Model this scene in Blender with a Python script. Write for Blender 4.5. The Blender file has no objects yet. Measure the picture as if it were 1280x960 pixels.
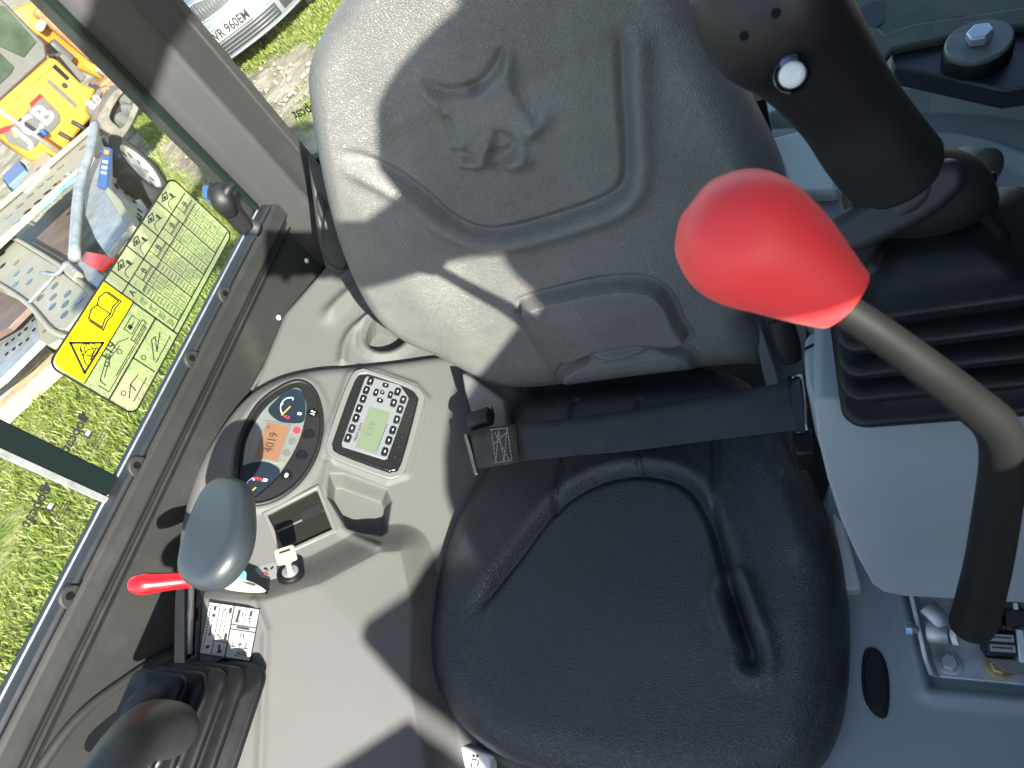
import bpy, math, random
import numpy as np
from mathutils import Vector, Matrix
random.seed(4); RNG = np.random.default_rng(4)
SC = bpy.context.scene; COL = SC.collection
# ------------------------------------------------------------------ camera, light, exposure
F = 800.0
BX = np.array((.8868, -.1138, -.4481)); BY = np.array((.1571, -.8377, .5236)); BZ = np.cross(BX, BY)
BX /= np.linalg.norm(BX); BZ /= np.linalg.norm(BZ); BY = np.cross(BZ, BX)
CAM = np.array((0, 0, .7))
W2C = np.array((BX, BY, BZ))            # rows: world axes in camera coords (x right, y down, z forward)
cd = bpy.data.cameras.new('camera'); cam = bpy.data.objects.new('camera', cd); COL.objects.link(cam)
R = np.zeros((4, 4)); R[:3, 0] = W2C[:, 0]; R[:3, 1] = -W2C[:, 1]; R[:3, 2] = -W2C[:, 2]; R[:3, 3] = CAM; R[3, 3] = 1
cam.matrix_world = Matrix(R.tolist())
cd.sensor_width = 36; cd.lens = 36 * F / 1280; cd.clip_start = .01; cd.clip_end = 500
cd.dof.use_dof = True; cd.dof.focus_distance = .85; cd.dof.aperture_fstop = 18.0
SC.camera = cam
SUN = np.array((-.68, .58, -.42)); SUN /= np.linalg.norm(SUN)      # direction the light travels
w = bpy.data.worlds.new('World'); SC.world = w; w.use_nodes = True
nt = w.node_tree; bg = nt.nodes['Background']; sky = nt.nodes.new('ShaderNodeTexSky')
sky.sky_type = 'NISHITA'; sky.sun_disc = False
sky.sun_elevation = math.asin(-SUN[2]); sky.sun_rotation = math.atan2(-SUN[0], -SUN[1])
sky.dust_density = 1.0; sky.air_density = 1.0
nt.links.new(sky.outputs[0], bg.inputs[0]); bg.inputs[1].default_value = .105
ld = bpy.data.lights.new('sun', 'SUN'); ld.energy = 4.2; ld.angle = math.radians(.6); ld.color = (1, .95, .88)
sun = bpy.data.objects.new('sun', ld); COL.objects.link(sun)
sun.rotation_euler = Vector(SUN.tolist()).to_track_quat('-Z', 'Y').to_euler(); sun.location = (3, -3, 4)
SC.view_settings.view_transform = 'Standard'; SC.view_settings.look = 'None'
SC.view_settings.exposure = 2.08; SC.view_settings.gamma = 1.0
SC.cycles.use_denoising = True; SC.cycles.max_bounces = 6; SC.cycles.transparent_max_bounces = 12
# ------------------------------------------------------------------ geometry helpers
def ray(px, py): return W2C @ np.array((px - 640, py - 480, F))
def nrm(v): v = np.asarray(v, float); return v / np.linalg.norm(v)
def PL(o, n): return (np.array(o, float), nrm(n))
def on(pl, px, py, h=0.0):
    o, n = pl; r = ray(px, py); t = ((o + n * h - CAM) @ n) / (r @ n); return CAM + r * t
def D(px, py, d): return CAM + ray(px, py) * (d / F)
def cr(pts, n=6, closed=True):
    P = np.array(pts, float); N = len(P); out = []
    for i in range(N if closed else N - 1):
        if closed: a, b, c, d = P[i - 1], P[i], P[(i + 1) % N], P[(i + 2) % N]
        else: a, b, c, d = P[max(i - 1, 0)], P[i], P[i + 1], P[min(i + 2, N - 1)]
        for k in range(n):
            t = k / n
            out.append(.5 * ((2 * b) + (c - a) * t + (2 * a - 5 * b + 4 * c - d) * t * t + (3 * b - a - 3 * c + d) * t ** 3))
    if not closed: out.append(P[-1])
    return np.array(out)
def sd(PT, poly, closed=True):
    """distance, side sign and length fraction of points to a polyline"""
    P = np.array(poly, float); M = len(P)
    best = np.full(len(PT), 1e9); side = np.ones(len(PT)); tt = np.zeros(len(PT))
    segs = range(M if closed else M - 1); L = [np.linalg.norm(P[(i + 1) % M] - P[i]) for i in segs]; tot = sum(L); acc = 0
    for i in segs:
        a, b = P[i], P[(i + 1) % M]; ab = b - a; l2 = max(ab @ ab, 1e-12)
        t = np.clip(((PT - a) @ ab) / l2, 0, 1); q = PT - (a + t[:, None] * ab); d = np.hypot(q[:, 0], q[:, 1])
        m = d < best; best[m] = d[m]; cz = ab[0] * q[:, 1] - ab[1] * q[:, 0]; side[m] = np.sign(cz[m]); tt[m] = (acc + t[m] * L[i]) / tot; acc += L[i]
    if closed:
        ins = np.zeros(len(PT), bool); x, y = PT[:, 0], PT[:, 1]; j = M - 1
        for i in range(M):
            xi, yi = P[i]; xj, yj = P[j]
            c = ((yi > y) != (yj > y)) & (x < (xj - xi) * (y - yi) / ((yj - yi) + 1e-15) + xi); ins ^= c; j = i
        side = np.where(ins, -1, 1)
    return best, side, tt
def sm(x, a, b): t = np.clip((x - a) / (b - a), 0, 1); return t * t * (3 - 2 * t)

def link(name, me, mat, parent=None, smooth=False, bevel=0, seg=2, kind=None, label=None, solid=0):
    o = bpy.data.objects.new(name, me); COL.objects.link(o)
    if mat is not None and not me.materials: me.materials.append(mat)
    if smooth: me.polygons.foreach_set('use_smooth', [True] * len(me.polygons))
    if solid:
        m = o.modifiers.new('solid', 'SOLIDIFY'); m.thickness = solid; m.offset = 0
    if bevel:
        m = o.modifiers.new('bevel', 'BEVEL'); m.width = bevel; m.segments = seg; m.limit_method = 'ANGLE'; m.angle_limit = math.radians(35)
        me.polygons.foreach_set('use_smooth', [True] * len(me.polygons))
        for e in (): pass
        me.set_sharp_from_angle(angle=math.radians(40)) if hasattr(me, 'set_sharp_from_angle') else None
    if parent is not None:
        o.parent = parent
        if parent.type == 'EMPTY': o.matrix_parent_inverse = Matrix.Translation(-Vector(parent.location))
    if kind: o['kind'] = kind
    if label: o['label'] = label
    return o
def mk(name, V, Fc, mat, parent=None, **k):
    me = bpy.data.meshes.new(name); me.from_pydata([tuple(map(float, v)) for v in V], [], [tuple(f) for f in Fc]); me.update()
    return link(name, me, mat, parent, **k)
def tag(o, label, cat, group=None):
    o['label'] = label; o['category'] = cat
    if group: o['group'] = group
    return o
def thing(name, loc, label, cat, group=None):
    o = bpy.data.objects.new(name, None); COL.objects.link(o); o.location = [float(x) for x in loc]; o.empty_display_size = .02
    return tag(o, label, cat, group)
def struct(o): o['kind'] = 'structure'; return o

class MB:
    def __init__(s): s.V = []; s.F = []
    def add(s, V, Fc):
        b = len(s.V); s.V += [tuple(map(float, v)) for v in V]; s.F += [tuple(int(i) + b for i in f) for f in Fc]; return s
    def prism(s, top, bot):
        n = len(top); return s.add(list(top) + list(bot), [tuple(range(n)), tuple(range(2 * n - 1, n - 1, -1))] + [(i, n + i, n + (i + 1) % n, (i + 1) % n) for i in range(n)])
    def box(s, c, x, y, z):   # half vectors
        c, x, y, z = map(np.asarray, (c, x, y, z))
        return s.prism([c + z - x - y, c + z + x - y, c + z + x + y, c + z - x + y], [c - z - x - y, c - z + x - y, c - z + x + y, c - z - x + y])
    def loft(s, rings, caps=True, closed=True):
        n = len(rings[0]); b = len(s.V)
        for r in rings: s.V += [tuple(map(float, v)) for v in r]
        for k in range(len(rings) - 1):
            for i in range(n if closed else n - 1):
                j = (i + 1) % n; s.F.append((b + k * n + i, b + k * n + j, b + (k + 1) * n + j, b + (k + 1) * n + i))
        if caps: s.F.append(tuple(b + i for i in range(n))[::-1]); s.F.append(tuple(b + (len(rings) - 1) * n + i for i in range(n)))
        return s
    def build(s, name, mat, parent=None, **k): return mk(name, s.V, s.F, mat, parent, **k)
def frames(path, hint):
    T = np.gradient(path, axis=0); T /= np.linalg.norm(T, axis=1)[:, None]; out = []; h = nrm(hint)
    for t in T:
        a = h - t * (h @ t); a /= np.linalg.norm(a); out.append((t, a, np.cross(t, a))); h = a
    return out
def sweep(mb, pts, rad, hint=(0, 0, 1), n=24, sub=6, cap=0.0, power=2.0):
    """pts: 3-D path, rad: (ra, rb) or r per point; cap rounds both ends"""
    rad = np.array([(r, r) if np.isscalar(r) else r for r in rad], float)
    P = cr(pts, sub, False) if len(pts) > 2 else np.linspace(pts[0], pts[1], 3); Rr = cr(rad, sub, False) if len(pts) > 2 else np.linspace(rad[0], rad[1], 3)
    Rr = np.maximum(Rr, 1e-4)
    if cap:
        T0 = nrm(P[0] - P[1]); T1 = nrm(P[-1] - P[-2]); a = [math.radians(x) for x in (84, 66, 48, 30, 14)]
        pre = [P[0] + T0 * (math.sin(x) * cap) for x in a]; prr = [Rr[0] * max(math.cos(x), .03) for x in a]
        post = [P[-1] + T1 * (math.sin(x) * cap) for x in a[::-1]]; por = [Rr[-1] * max(math.cos(x), .03) for x in a[::-1]]
        P = np.vstack([pre, P, post]); Rr = np.vstack([prr, Rr, por])
    fr = frames(P, hint); A = np.linspace(0, 2 * math.pi, n, endpoint=False)
    c, sn = np.cos(A), np.sin(A); c = np.sign(c) * abs(c) ** (2 / power); sn = np.sign(sn) * abs(sn) ** (2 / power)
    mb.loft([P[k] + np.outer(c * Rr[k][0], fr[k][1]) + np.outer(sn * Rr[k][1], fr[k][2]) for k in range(len(P))])
    return mb
def tube(name, pts, rad, mat, parent=None, **k):
    kw = {q: k.pop(q) for q in ('hint', 'n', 'sub', 'cap', 'power') if q in k}
    return sweep(MB(), [np.array(p, float) for p in pts], rad if hasattr(rad, '__len__') else [rad] * len(pts), **kw).build(name, mat, parent, smooth=True, **k)
def disc_prof(name, c, axis, prof, mat, parent=None, n=32, squash=1.0, **k):
    """lathe: prof = [(r, h)...] round axis"""
    ax = nrm(axis); h = nrm(np.cross(ax, (0, 1, .01))); g = np.cross(ax, h); A = np.linspace(0, 2 * math.pi, n, endpoint=False)
    rings = [np.asarray(c) + ax * hh + np.outer(np.cos(A) * r, h) + np.outer(np.sin(A) * r * squash, g) for r, hh in prof]
    return MB().loft(rings).build(name, mat, parent, **k)
def slab(name, poly, pl, h, th, mat, parent=None, smooth_poly=0, **k):
    """a plate whose outline is given through the lens but which lies on plane pl, h above it, th thick"""
    P = cr(poly, smooth_poly) if smooth_poly else np.array(poly, float)
    if ((P[:, 0] * np.roll(P[:, 1], -1) - P[:, 1] * np.roll(P[:, 0], -1)).sum()) > 0: P = P[::-1]
    top = [on(pl, x, y, h) for x, y in P]; bot = [p - pl[1] * th for p in top]
    return MB().prism(top, bot).build(name, mat, parent, **k)
def rrect(a, b, r, n=6):
    out = []
    for cx, cy, s in ((a - r, b - r, 0), (-a + r, b - r, 90), (-a + r, -b + r, 180), (a - r, -b + r, 270)):
        for i in range(n + 1): t = math.radians(s + 90 * i / n); out.append((cx + r * math.cos(t), cy + r * math.sin(t)))
    return np.array(out)
class Frame:
    def __init__(s, o, u, v):
        s.o = np.array(o, float); s.u = nrm(u); v = np.array(v, float); s.v = nrm(v - s.u * (s.u @ v)); s.n = np.cross(s.u, s.v); s.pl = (s.o, s.n)
    def uv(s, px, py, h=0.0): q = on(s.pl, px, py, h) - s.o; return np.array((q @ s.u, q @ s.v))
    def poly(s, L, h=0.0): return np.array([s.uv(x, y, h) for x, y in L])
    def w(s, a, b, h=0.0): return s.o + s.u * a + s.v * b + s.n * h
    def W(s, UV, H): return s.o + np.outer(UV[:, 0], s.u) + np.outer(UV[:, 1], s.v) + np.outer(H, s.n)
def pad(name, fr, outline, hf, mat, parent=None, N=420, M=120, Rr=.03, skirt=.05, tuck=.01, centre=None, **k):
    P = np.array(outline); L = np.r_[0, np.cumsum(np.linalg.norm(np.roll(P, -1, 0) - P, axis=1))]; Q = np.vstack([P, P[:1]])
    t = np.linspace(0, L[-1], N, endpoint=False); O = np.c_[np.interp(t, L, Q[:, 0]), np.interp(t, L, Q[:, 1])]
    if (O[:, 0] * np.roll(O[:, 1], -1) - O[:, 1] * np.roll(O[:, 0], -1)).sum() < 0: O = O[::-1]
    C = O.mean(0) if centre is None else np.array(centre)
    size = np.linalg.norm(O - C, axis=1).mean(); e = Rr / size
    s = np.r_[0, e * np.array([.02, .06, .12, .2, .3, .42, .56, .72, .9]), np.linspace(e * 1.1, .995, M)]
    UV = np.vstack([O + (C - O) * x for x in s]); d, side, _ = sd(UV, O)
    dd = np.clip(d, 0, Rr); H = hf(UV) * sm(d, 0, Rr * 1.2) - Rr + np.sqrt(np.maximum(Rr ** 2 - (Rr - dd) ** 2, 0))
    V = fr.W(UV, H); rings = [V[i * N:(i + 1) * N] for i in range(len(s))]
    inn = lambda q: O + (C - O) * q / size
    low = [fr.W(inn(tuck), np.full(N, -Rr - skirt)), fr.W(inn(tuck * .4), np.full(N, -Rr - skirt * .85)), fr.W(inn(0), np.full(N, -Rr - skirt * .5))]
    return MB().loft(low + rings).build(name, mat, parent, smooth=True, **k)
def text(s, size, fr3, mat, parent, name='lettering', ext=.0002, mirror=False, sx=1.0, **k):
    """fr3 = (centre, xdir, ydir)"""
    cu = bpy.data.curves.new('t', 'FONT'); cu.body = s; cu.size = size; cu.extrude = ext; cu.align_x = 'CENTER'; cu.align_y = 'CENTER'; cu.resolution_u = 3
    if k.pop('bold', False): cu.offset = size * .018
    o = bpy.data.objects.new('t', cu); COL.objects.link(o); dg = bpy.context.evaluated_depsgraph_get(); me = bpy.data.meshes.new_from_object(o.evaluated_get(dg))
    bpy.data.objects.remove(o); c, x, y = fr3; x = nrm(x) * (-1 if mirror else 1) * sx; y = nrm(y); z = np.cross(nrm(x), y) * (-1 if mirror else 1)
    m = np.eye(4); m[:3, 0] = x; m[:3, 1] = y; m[:3, 2] = z; m[:3, 3] = c
    me.transform(Matrix(m.tolist()), shape_keys=False)
    if mirror: me.flip_normals()
    me.name = name; me.materials.clear(); return link(name, me, mat, parent, **k)
# ------------------------------------------------------------------ materials
def mat(name, col, rough=.5, metal=0.0, spec=.5, var=0.0, vscale=30, bump=0.0, bscale=400, coat=0.0, kind=None, dirt=None, dscale=8, sheen=0.0, bdist=.001):
    m = bpy.data.materials.new(name); m.use_nodes = True; n = m.node_tree.nodes; l = m.node_tree.links; b = n['Principled BSDF']
    b.inputs['Base Color'].default_value = (*col, 1); b.inputs['Roughness'].default_value = rough; b.inputs['Metallic'].default_value = metal
    b.inputs['Specular IOR Level'].default_value = spec; b.inputs['Coat Weight'].default_value = coat; b.inputs['Sheen Weight'].default_value = sheen
    tc = n.new('ShaderNodeTexCoord'); out = None
    def noise(sc, det=5, r=.6):
        q = n.new('ShaderNodeTexNoise'); q.inputs['Scale'].default_value = sc; q.inputs['Detail'].default_value = det; q.inputs['Roughness'].default_value = r; l.new(tc.outputs['Object'], q.inputs['Vector']); return q.outputs['Fac']
    if var or dirt:
        mx = n.new('ShaderNodeMix'); mx.data_type = 'RGBA'; mp = n.new('ShaderNodeMapRange'); mp.inputs[1].default_value = .35; mp.inputs[2].default_value = .65; l.new(noise(vscale), mp.inputs[0]); l.new(mp.outputs[0], mx.inputs[0])
        mx.inputs[6].default_value = (*[c * (1 - var) for c in col], 1); mx.inputs[7].default_value = (*[min(c * (1 + var), 1) for c in col], 1); out = mx.outputs[2]
        if dirt:
            m2 = n.new('ShaderNodeMix'); m2.data_type = 'RGBA'; r2 = n.new('ShaderNodeMapRange'); r2.inputs[1].default_value = .52; r2.inputs[2].default_value = .75; r2.inputs[4].default_value = dirt[3]
            l.new(noise(dscale, 9, .7), r2.inputs[0]); l.new(r2.outputs[0], m2.inputs[0]); l.new(out, m2.inputs[6]); m2.inputs[7].default_value = (*dirt[:3], 1); out = m2.outputs[2]
            r3 = n.new('ShaderNodeMapRange'); r3.inputs[3].default_value = rough; r3.inputs[4].default_value = min(rough + .25, 1); l.new(noise(dscale * 2.3, 7), r3.inputs[0]); l.new(r3.outputs[0], b.inputs['Roughness'])
        l.new(out, b.inputs['Base Color'])
    if bump:
        bp = n.new('ShaderNodeBump'); bp.inputs['Strength'].default_value = bump; bp.inputs['Distance'].default_value = bdist
        if kind == 'leather':
            wn = n.new('ShaderNodeTexNoise'); wn.inputs['Scale'].default_value = bscale * .3; l.new(tc.outputs['Object'], wn.inputs['Vector'])
            vm = n.new('ShaderNodeVectorMath'); vm.operation = 'MULTIPLY_ADD'; vm.inputs[1].default_value = (.006, .006, .006); l.new(wn.outputs['Color'], vm.inputs[0]); l.new(tc.outputs['Object'], vm.inputs[2])
            v = n.new('ShaderNodeTexVoronoi'); v.feature = 'DISTANCE_TO_EDGE'; v.inputs['Scale'].default_value = bscale; l.new(vm.outputs[0], v.inputs['Vector'])
            mp = n.new('ShaderNodeMapRange'); mp.inputs[2].default_value = .22; l.new(v.outputs['Distance'], mp.inputs[0])
            ad = n.new('ShaderNodeMath'); ad.operation = 'MULTIPLY_ADD'; ad.inputs[1].default_value = .9; l.new(noise(bscale * .12, 3), ad.inputs[0]); l.new(mp.outputs[0], ad.inputs[2]); l.new(ad.outputs[0], bp.inputs['Height'])
        elif kind == 'weave':
            wv = n.new('ShaderNodeTexWave'); wv.inputs['Scale'].default_value = bscale; wv.bands_direction = 'Y'; l.new(tc.outputs['Object'], wv.inputs['Vector'])
            w2 = n.new('ShaderNodeTexWave'); w2.inputs['Scale'].default_value = bscale * .7; w2.bands_direction = 'DIAGONAL'; l.new(tc.outputs['Object'], w2.inputs['Vector'])
            ad = n.new('ShaderNodeMath'); l.new(wv.outputs['Fac'], ad.inputs[0]); l.new(w2.outputs['Fac'], ad.inputs[1]); l.new(ad.outputs[0], bp.inputs['Height'])
        else: l.new(noise(bscale, 4), bp.inputs['Height'])
        l.new(bp.outputs[0], b.inputs['Normal'])
    return m
def glassmat(name, tint, refl=.06, haze=0.0, hcol=(.8, .8, .8)):
    m = bpy.data.materials.new(name); m.use_nodes = True; n = m.node_tree.nodes; l = m.node_tree.links; n.clear(); o = n.new('ShaderNodeOutputMaterial')
    t = n.new('ShaderNodeBsdfTransparent'); t.inputs[0].default_value = (*tint, 1); g = n.new('ShaderNodeBsdfGlossy'); g.inputs['Roughness'].default_value = .02
    f = n.new('ShaderNodeFresnel'); f.inputs[0].default_value = 1.35; mx = n.new('ShaderNodeMixShader'); ge = n.new('ShaderNodeNewGeometry'); iv_ = n.new('ShaderNodeMath'); iv_.operation = 'SUBTRACT'; iv_.inputs[0].default_value = 1; l.new(ge.outputs['Backfacing'], iv_.inputs[1]); ml = n.new('ShaderNodeMath'); ml.operation = 'MULTIPLY'; l.new(f.outputs[0], ml.inputs[0]); l.new(iv_.outputs[0], ml.inputs[1]); l.new(ml.outputs[0], mx.inputs[0]); l.new(t.outputs[0], mx.inputs[1]); l.new(g.outputs[0], mx.inputs[2]); last = mx
    if haze:
        d = n.new('ShaderNodeBsdfDiffuse'); d.inputs[0].default_value = (*hcol, 1); m2 = n.new('ShaderNodeMixShader'); m2.inputs[0].default_value = haze; l.new(last.outputs[0], m2.inputs[1]); l.new(d.outputs[0], m2.inputs[2]); last = m2
    l.new(last.outputs[0], o.inputs[0]); return m
VINYL = mat('black_vinyl', (.026, .029, .036), .34, spec=.8, bump=.5, bscale=390, kind='leather', var=.12, vscale=12, bdist=.0010)  # darker copy for the shaded cushion, blue sky sheen tinted in
VINYL_LIT = mat('sunlit_black_vinyl', (.150, .148, .140), .42, spec=.55, bump=.62, bscale=430, kind='leather', var=.12, vscale=12, bdist=.0009)  # lighter copy of the seat vinyl; the backrest's sunlight is in the colour
GREY = mat('grey_moulded_plastic', (.098, .098, .096), .5, spec=.4, bump=.12, bscale=1300, var=.04, vscale=5, dirt=(.13, .125, .11, .3), dscale=6, bdist=.0004)
GREY2 = mat('blue_grey_plastic', (.29, .32, .335), .45, spec=.45, bump=.12, bscale=1300, var=.05, vscale=5, bdist=.0004)
DGREY = mat('dark_grey_plastic', (.13, .13, .13), .5, bump=.1, bscale=1500, bdist=.0003)
BLK = mat('black_plastic', (.009, .009, .010), .40, spec=.4, bump=.1, bscale=900, bdist=.0003, dirt=(.025, .024, .022, .3), dscale=25)
GRIPM = mat('textured_black_grip', (.014, .014, .016), .46, spec=.45, bump=.35, bscale=1100, bdist=.0003)
RUB = mat('black_rubber', (.006, .006, .007), .28, spec=.35, dirt=(.02, .019, .018, .2), dscale=30)
GLOSS = mat('glossy_black', (.008, .009, .01), .08, spec=.6)
STEEL = mat('black_painted_steel', (.022, .023, .022), .48, spec=.5, var=.12, vscale=6, bump=.12, bscale=260, dirt=(.06, .057, .05, .5), dscale=9, bdist=.0006)
STEELD = mat('dark_rubber_seal', (.014, .016, .02), .35, spec=.6, dirt=(.05, .05, .05, .3), dscale=20)
SEALT = mat('green_glass_edge', (.007, .013, .012), .32, spec=.3)
RED = mat('red_plastic', (.55, .008, .012), .3, spec=.5, coat=.2)
KNOBM = mat('matt_red_knob', (.85, .05, .055), .45, spec=.35, sheen=.1, bump=.05, bscale=700)
SHAFT = mat('black_coated_tube', (.010, .010, .010), .42, spec=.35, bump=.12, bscale=90, bdist=.0008, dirt=(.018, .017, .016, .25), dscale=18)
WHITE = mat('white_plastic', (.72, .72, .71), .4)
SILV = mat('silver_print_panel', (.16, .17, .18), .35, metal=.0, spec=.6)
ZINC = mat('zinc_plated_steel', (.50, .52, .53), .36, metal=.75, var=.15, vscale=60, dirt=(.22, .2, .17, .5), dscale=40, bump=.1, bscale=300)
BRASS = mat('yellow_zinc_bolt', (.55, .42, .2), .35, metal=.8, var=.2, vscale=90)
KEYM = mat('brass_key', (.62, .52, .36), .35, metal=.6)
CREAMM = mat('pale_cast_lever', (.5, .48, .42), .4, metal=.3, var=.2, vscale=60)
PRINT = mat('black_print', (.012, .012, .012), .6)
WPRINT = mat('white_print', (.75, .77, .8), .5)
LBL = mat('white_label_paper', (.29, .295, .29), .45, var=.04)
YEL = mat('yellow_label', (.82, .66, .0), .5)
ORG = mat('orange_needle', (.8, .3, .05), .4)
REDP = mat('red_print', (.7, .03, .06), .5)
LCDO = mat('amber_lcd', (.22, .11, .065), .35)
LCDG = mat('green_grey_lcd', (.12, .15, .10), .3)
NAVY = mat('dark_navy_dial', (.014, .022, .035), .3)
WEB = mat('dark_webbing', (.11, .125, .14), .75, spec=.25, bump=1.0, bscale=700, kind='weave', var=.12, vscale=25, bdist=.0006)
THREAD = mat('pale_thread', (.5, .48, .44), .7)
CHROME = mat('chromed_buckle', (.4, .4, .4), .2, metal=1)
GLASS = glassmat('tinted_window_glass', (.95, .975, .945))
DECALG = glassmat('clear_decal_film', (.88, .95, .78), haze=.16, hcol=(.55, .62, .40))
DECALW = glassmat('clear_decal_film_pale', (.9, .86, .78), haze=.22, hcol=(.6, .52, .44))
LENS = glassmat('clear_gauge_lens', (.96, .97, .97))
DARKG = glassmat('dark_display_lens', (.12, .12, .1))
FOAM = mat('headliner_grey', (.2, .2, .2), .8)
# ------------------------------------------------------------------ the cab: sill wall, pillar, windows
GX = -.792; WX = -.785; GZ = -1.25
gl = PL((GX, 0, 0), (1, 0, 0)); wl = PL((WX, 0, 0), (1, 0, 0))
def sy(px, py, x=WX): return on(PL((x, 0, 0), (1, 0, 0)), px, py)
cab = thing('cab_side_wall', (WX, .2, -.1), 'black painted steel cab side below and behind the windows with rear corner pillar', 'cab wall')
sz = sy(191, 520)[2]; print('sill z', sz)
# wall panel under the sill, with a long pressed groove, as one profile swept along Y (x offset, z)
def yprof(name, prof, y0, y1, m, parent, **k):
    MB().loft([[(x, y, z) for x, z in prof] for y in (y1, y0)]).build(name, m, parent, **k)
Y0, Y1 = -.75, .78
yprof('sill_panel', [(WX - .012, -.35), (WX, -.35), (WX, sz - .052), (WX + .004, sz - .049), (WX + .004, sz - .046), (WX + .012, sz - .038), (WX + .012, sz - .016), (WX + .006, sz - .008), (WX - .012, sz - .008)], Y0, Y1, STEEL, cab, bevel=.002)
yprof('window_seal', [(GX - .006, sz - .0075), (WX + .014, sz - .0075), (WX + .016, sz - .004), (WX + .014, sz + .001), (GX + .005, sz + .004), (GX - .006, sz + .004)], Y0, .715, STEELD, cab, bevel=.0012)
yprof('glass_edge', [(GX + .0055, sz + .0005), (GX + .0085, sz + .0005), (GX + .0075, sz + .005), (GX + .0055, sz + .005)], Y0, .712, ZINC, cab)
yprof('lower_seam', [(WX + .001, sz - .060), (WX + .0035, sz - .060), (WX + .0035, sz - .0565), (WX + .001, sz - .0565)], Y0, .76, BLK, cab)
# clips on the sill
for (x, y) in ((321, 285), (276, 363), (234, 444), (163, 578), (77, 742)):
    c = sy(x, y, WX + .018); c[2] = sz + .001
    r = [(math.cos(a) * .013, math.sin(a) * .015) for a in np.linspace(0, math.pi, 10)]
    MB().prism([(WX + .019 + 0 * p, c[1] + p, sz - .006 + q) for p, q in r], [(WX + .0135, c[1] + p, sz - .006 + q) for p, q in r]).build('clip', STEEL, cab, bevel=.0012)
    disc_prof('clip_hole', (WX + .0185, c[1], sz - .0005), (1, 0, 0), [(.0045, 0), (.0045, .0012)], GLOSS, cab, n=14)
for (x, y) in ((383, 326), (348, 397)):
    c = sy(x, y); disc_prof('rivet', c, (1, 0, 0), [(.0045, 0), (.004, .002), (.002, .003)], WHITE, cab, n=14, smooth=True)
for (x, y) in ((56, 783), (24, 937)):
    c = sy(x, y); 
# pillar
p0 = sy(336, 245, WX + .02); py0 = p0[1]
print('pillar y', py0, sy(396, 202, WX + .02))
pe = sy(400, 206, WX + .045)[1]
prof = [(GX - .03, py0 - .012), (GX + .004, py0 - .012), (GX + .010, py0 + .002), (WX + .012, py0 + .010), (WX + .040, py0 + .030), (WX + .046, py0 + .038), (WX + .046, pe - .022), (WX + .049, pe - .02), (WX + .049, pe - .004), (WX + .038, pe + .002), (WX + .012, pe + .006), (GX - .03, pe + .006)]
MB().loft([[(x, y, z) for x, y in prof] for z in (-.12, 1.32)]).build('corner_pillar', STEEL, cab, bevel=.004, seg=3)
MB().loft([[(x, y, z) for x, y in ((GX - .002, py0 - .021), (GX + .008, py0 - .021), (GX + .010, py0 - .0125), (GX - .002, py0 - .0125))] for z in (sz, 1.32)]).build('pillar_seal', SEALT, cab, bevel=.002)
# weld and hinge block at the pillar foot
slab('foot_plate', [(384, 190), (404, 210), (436, 262), (446, 330), (424, 345), (408, 338), (398, 300)], PL(D(410, 270, .93), -ray(410, 270)), 0, .03, STEEL, cab, 1, bevel=.004)
tube('weld_bead', [D(398, 236, .925), D(402, 262, .92), D(410, 285, .92), D(416, 302, .92)], [.0045, .006, .005, .006], STEEL, cab, sub=8)
slab('hinge_block', [(404, 262), (420, 268), (436, 322), (430, 338), (416, 334), (404, 318)], PL(D(420, 300, .915), -ray(420, 300)), .0, .02, BLK, cab, smooth_poly=2, bevel=.004)
tube('bottom_rail', [sy(412, 338, WX + .012), sy(322, 488, WX + .012)], .006, STEELD, cab, n=8)
tube('bottom_rail', [sy(408, 330, WX + .008), sy(314, 488, WX + .008)], .004, STEEL, cab, n=8)
# curved opening low in the wall (front)
arc = [(215, 842), (185, 860), (150, 886), (118, 912), (106, 930), (112, 940), (150, 930), (215, 900)]
slab('arch_recess', arc, wl, .001, .004, GLOSS, cab, smooth_poly=4)
tube('arch_bead', [sy(x, y, WX + .002) for x, y in ((222, 812), (190, 828), (150, 855), (110, 885), (78, 920), (40, 975))], .006, STEEL, cab)
# the rest of the cab: roof with skylight, right side, rear corner
RZ = 1.18
rf = thing('cab_roof', (-.24, .1, RZ), 'cab roof frame with a skylight', 'roof')
X1 = .34
for a, b, c, d in ((-.82, X1, -.66, -.40), (-.82, X1, .45, .95), (-.82, -.66, -.40, .45), (X1 - .12, X1, -.40, .45)):
    MB().box(((a + b) / 2, (c + d) / 2, RZ + .02), ((b - a) / 2, 0, 0), (0, (d - c) / 2, 0), (0, 0, .02)).build('roof_panel', FOAM, rf, bevel=.008)
MB().box(((-.82 + X1) / 2, .025, RZ + .03), (.38, 0, 0), (0, .42, 0), (0, 0, .003)).build('skylight', GLASS, rf)
dp = thing('door_pillar', (X1, .30, -.2), 'unseen black posts behind the door opening, sized to shade the seat', 'pillar')
MB().box((X1 + .0195, .793, .50), (.018, 0, 0), (0, .136, 0), (0, 0, .75)).build('rear_shade_post', STEEL, dp, bevel=.01)  # unseen second post, added to keep stray sun off the rear cowl
MB().box((X1 + .02, .3575, .50), (.02, 0, 0), (0, .2975, 0), (0, 0, .75)).build('post', STEEL, dp, bevel=.01)  # door post widened to shade the right of the backrest
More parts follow.
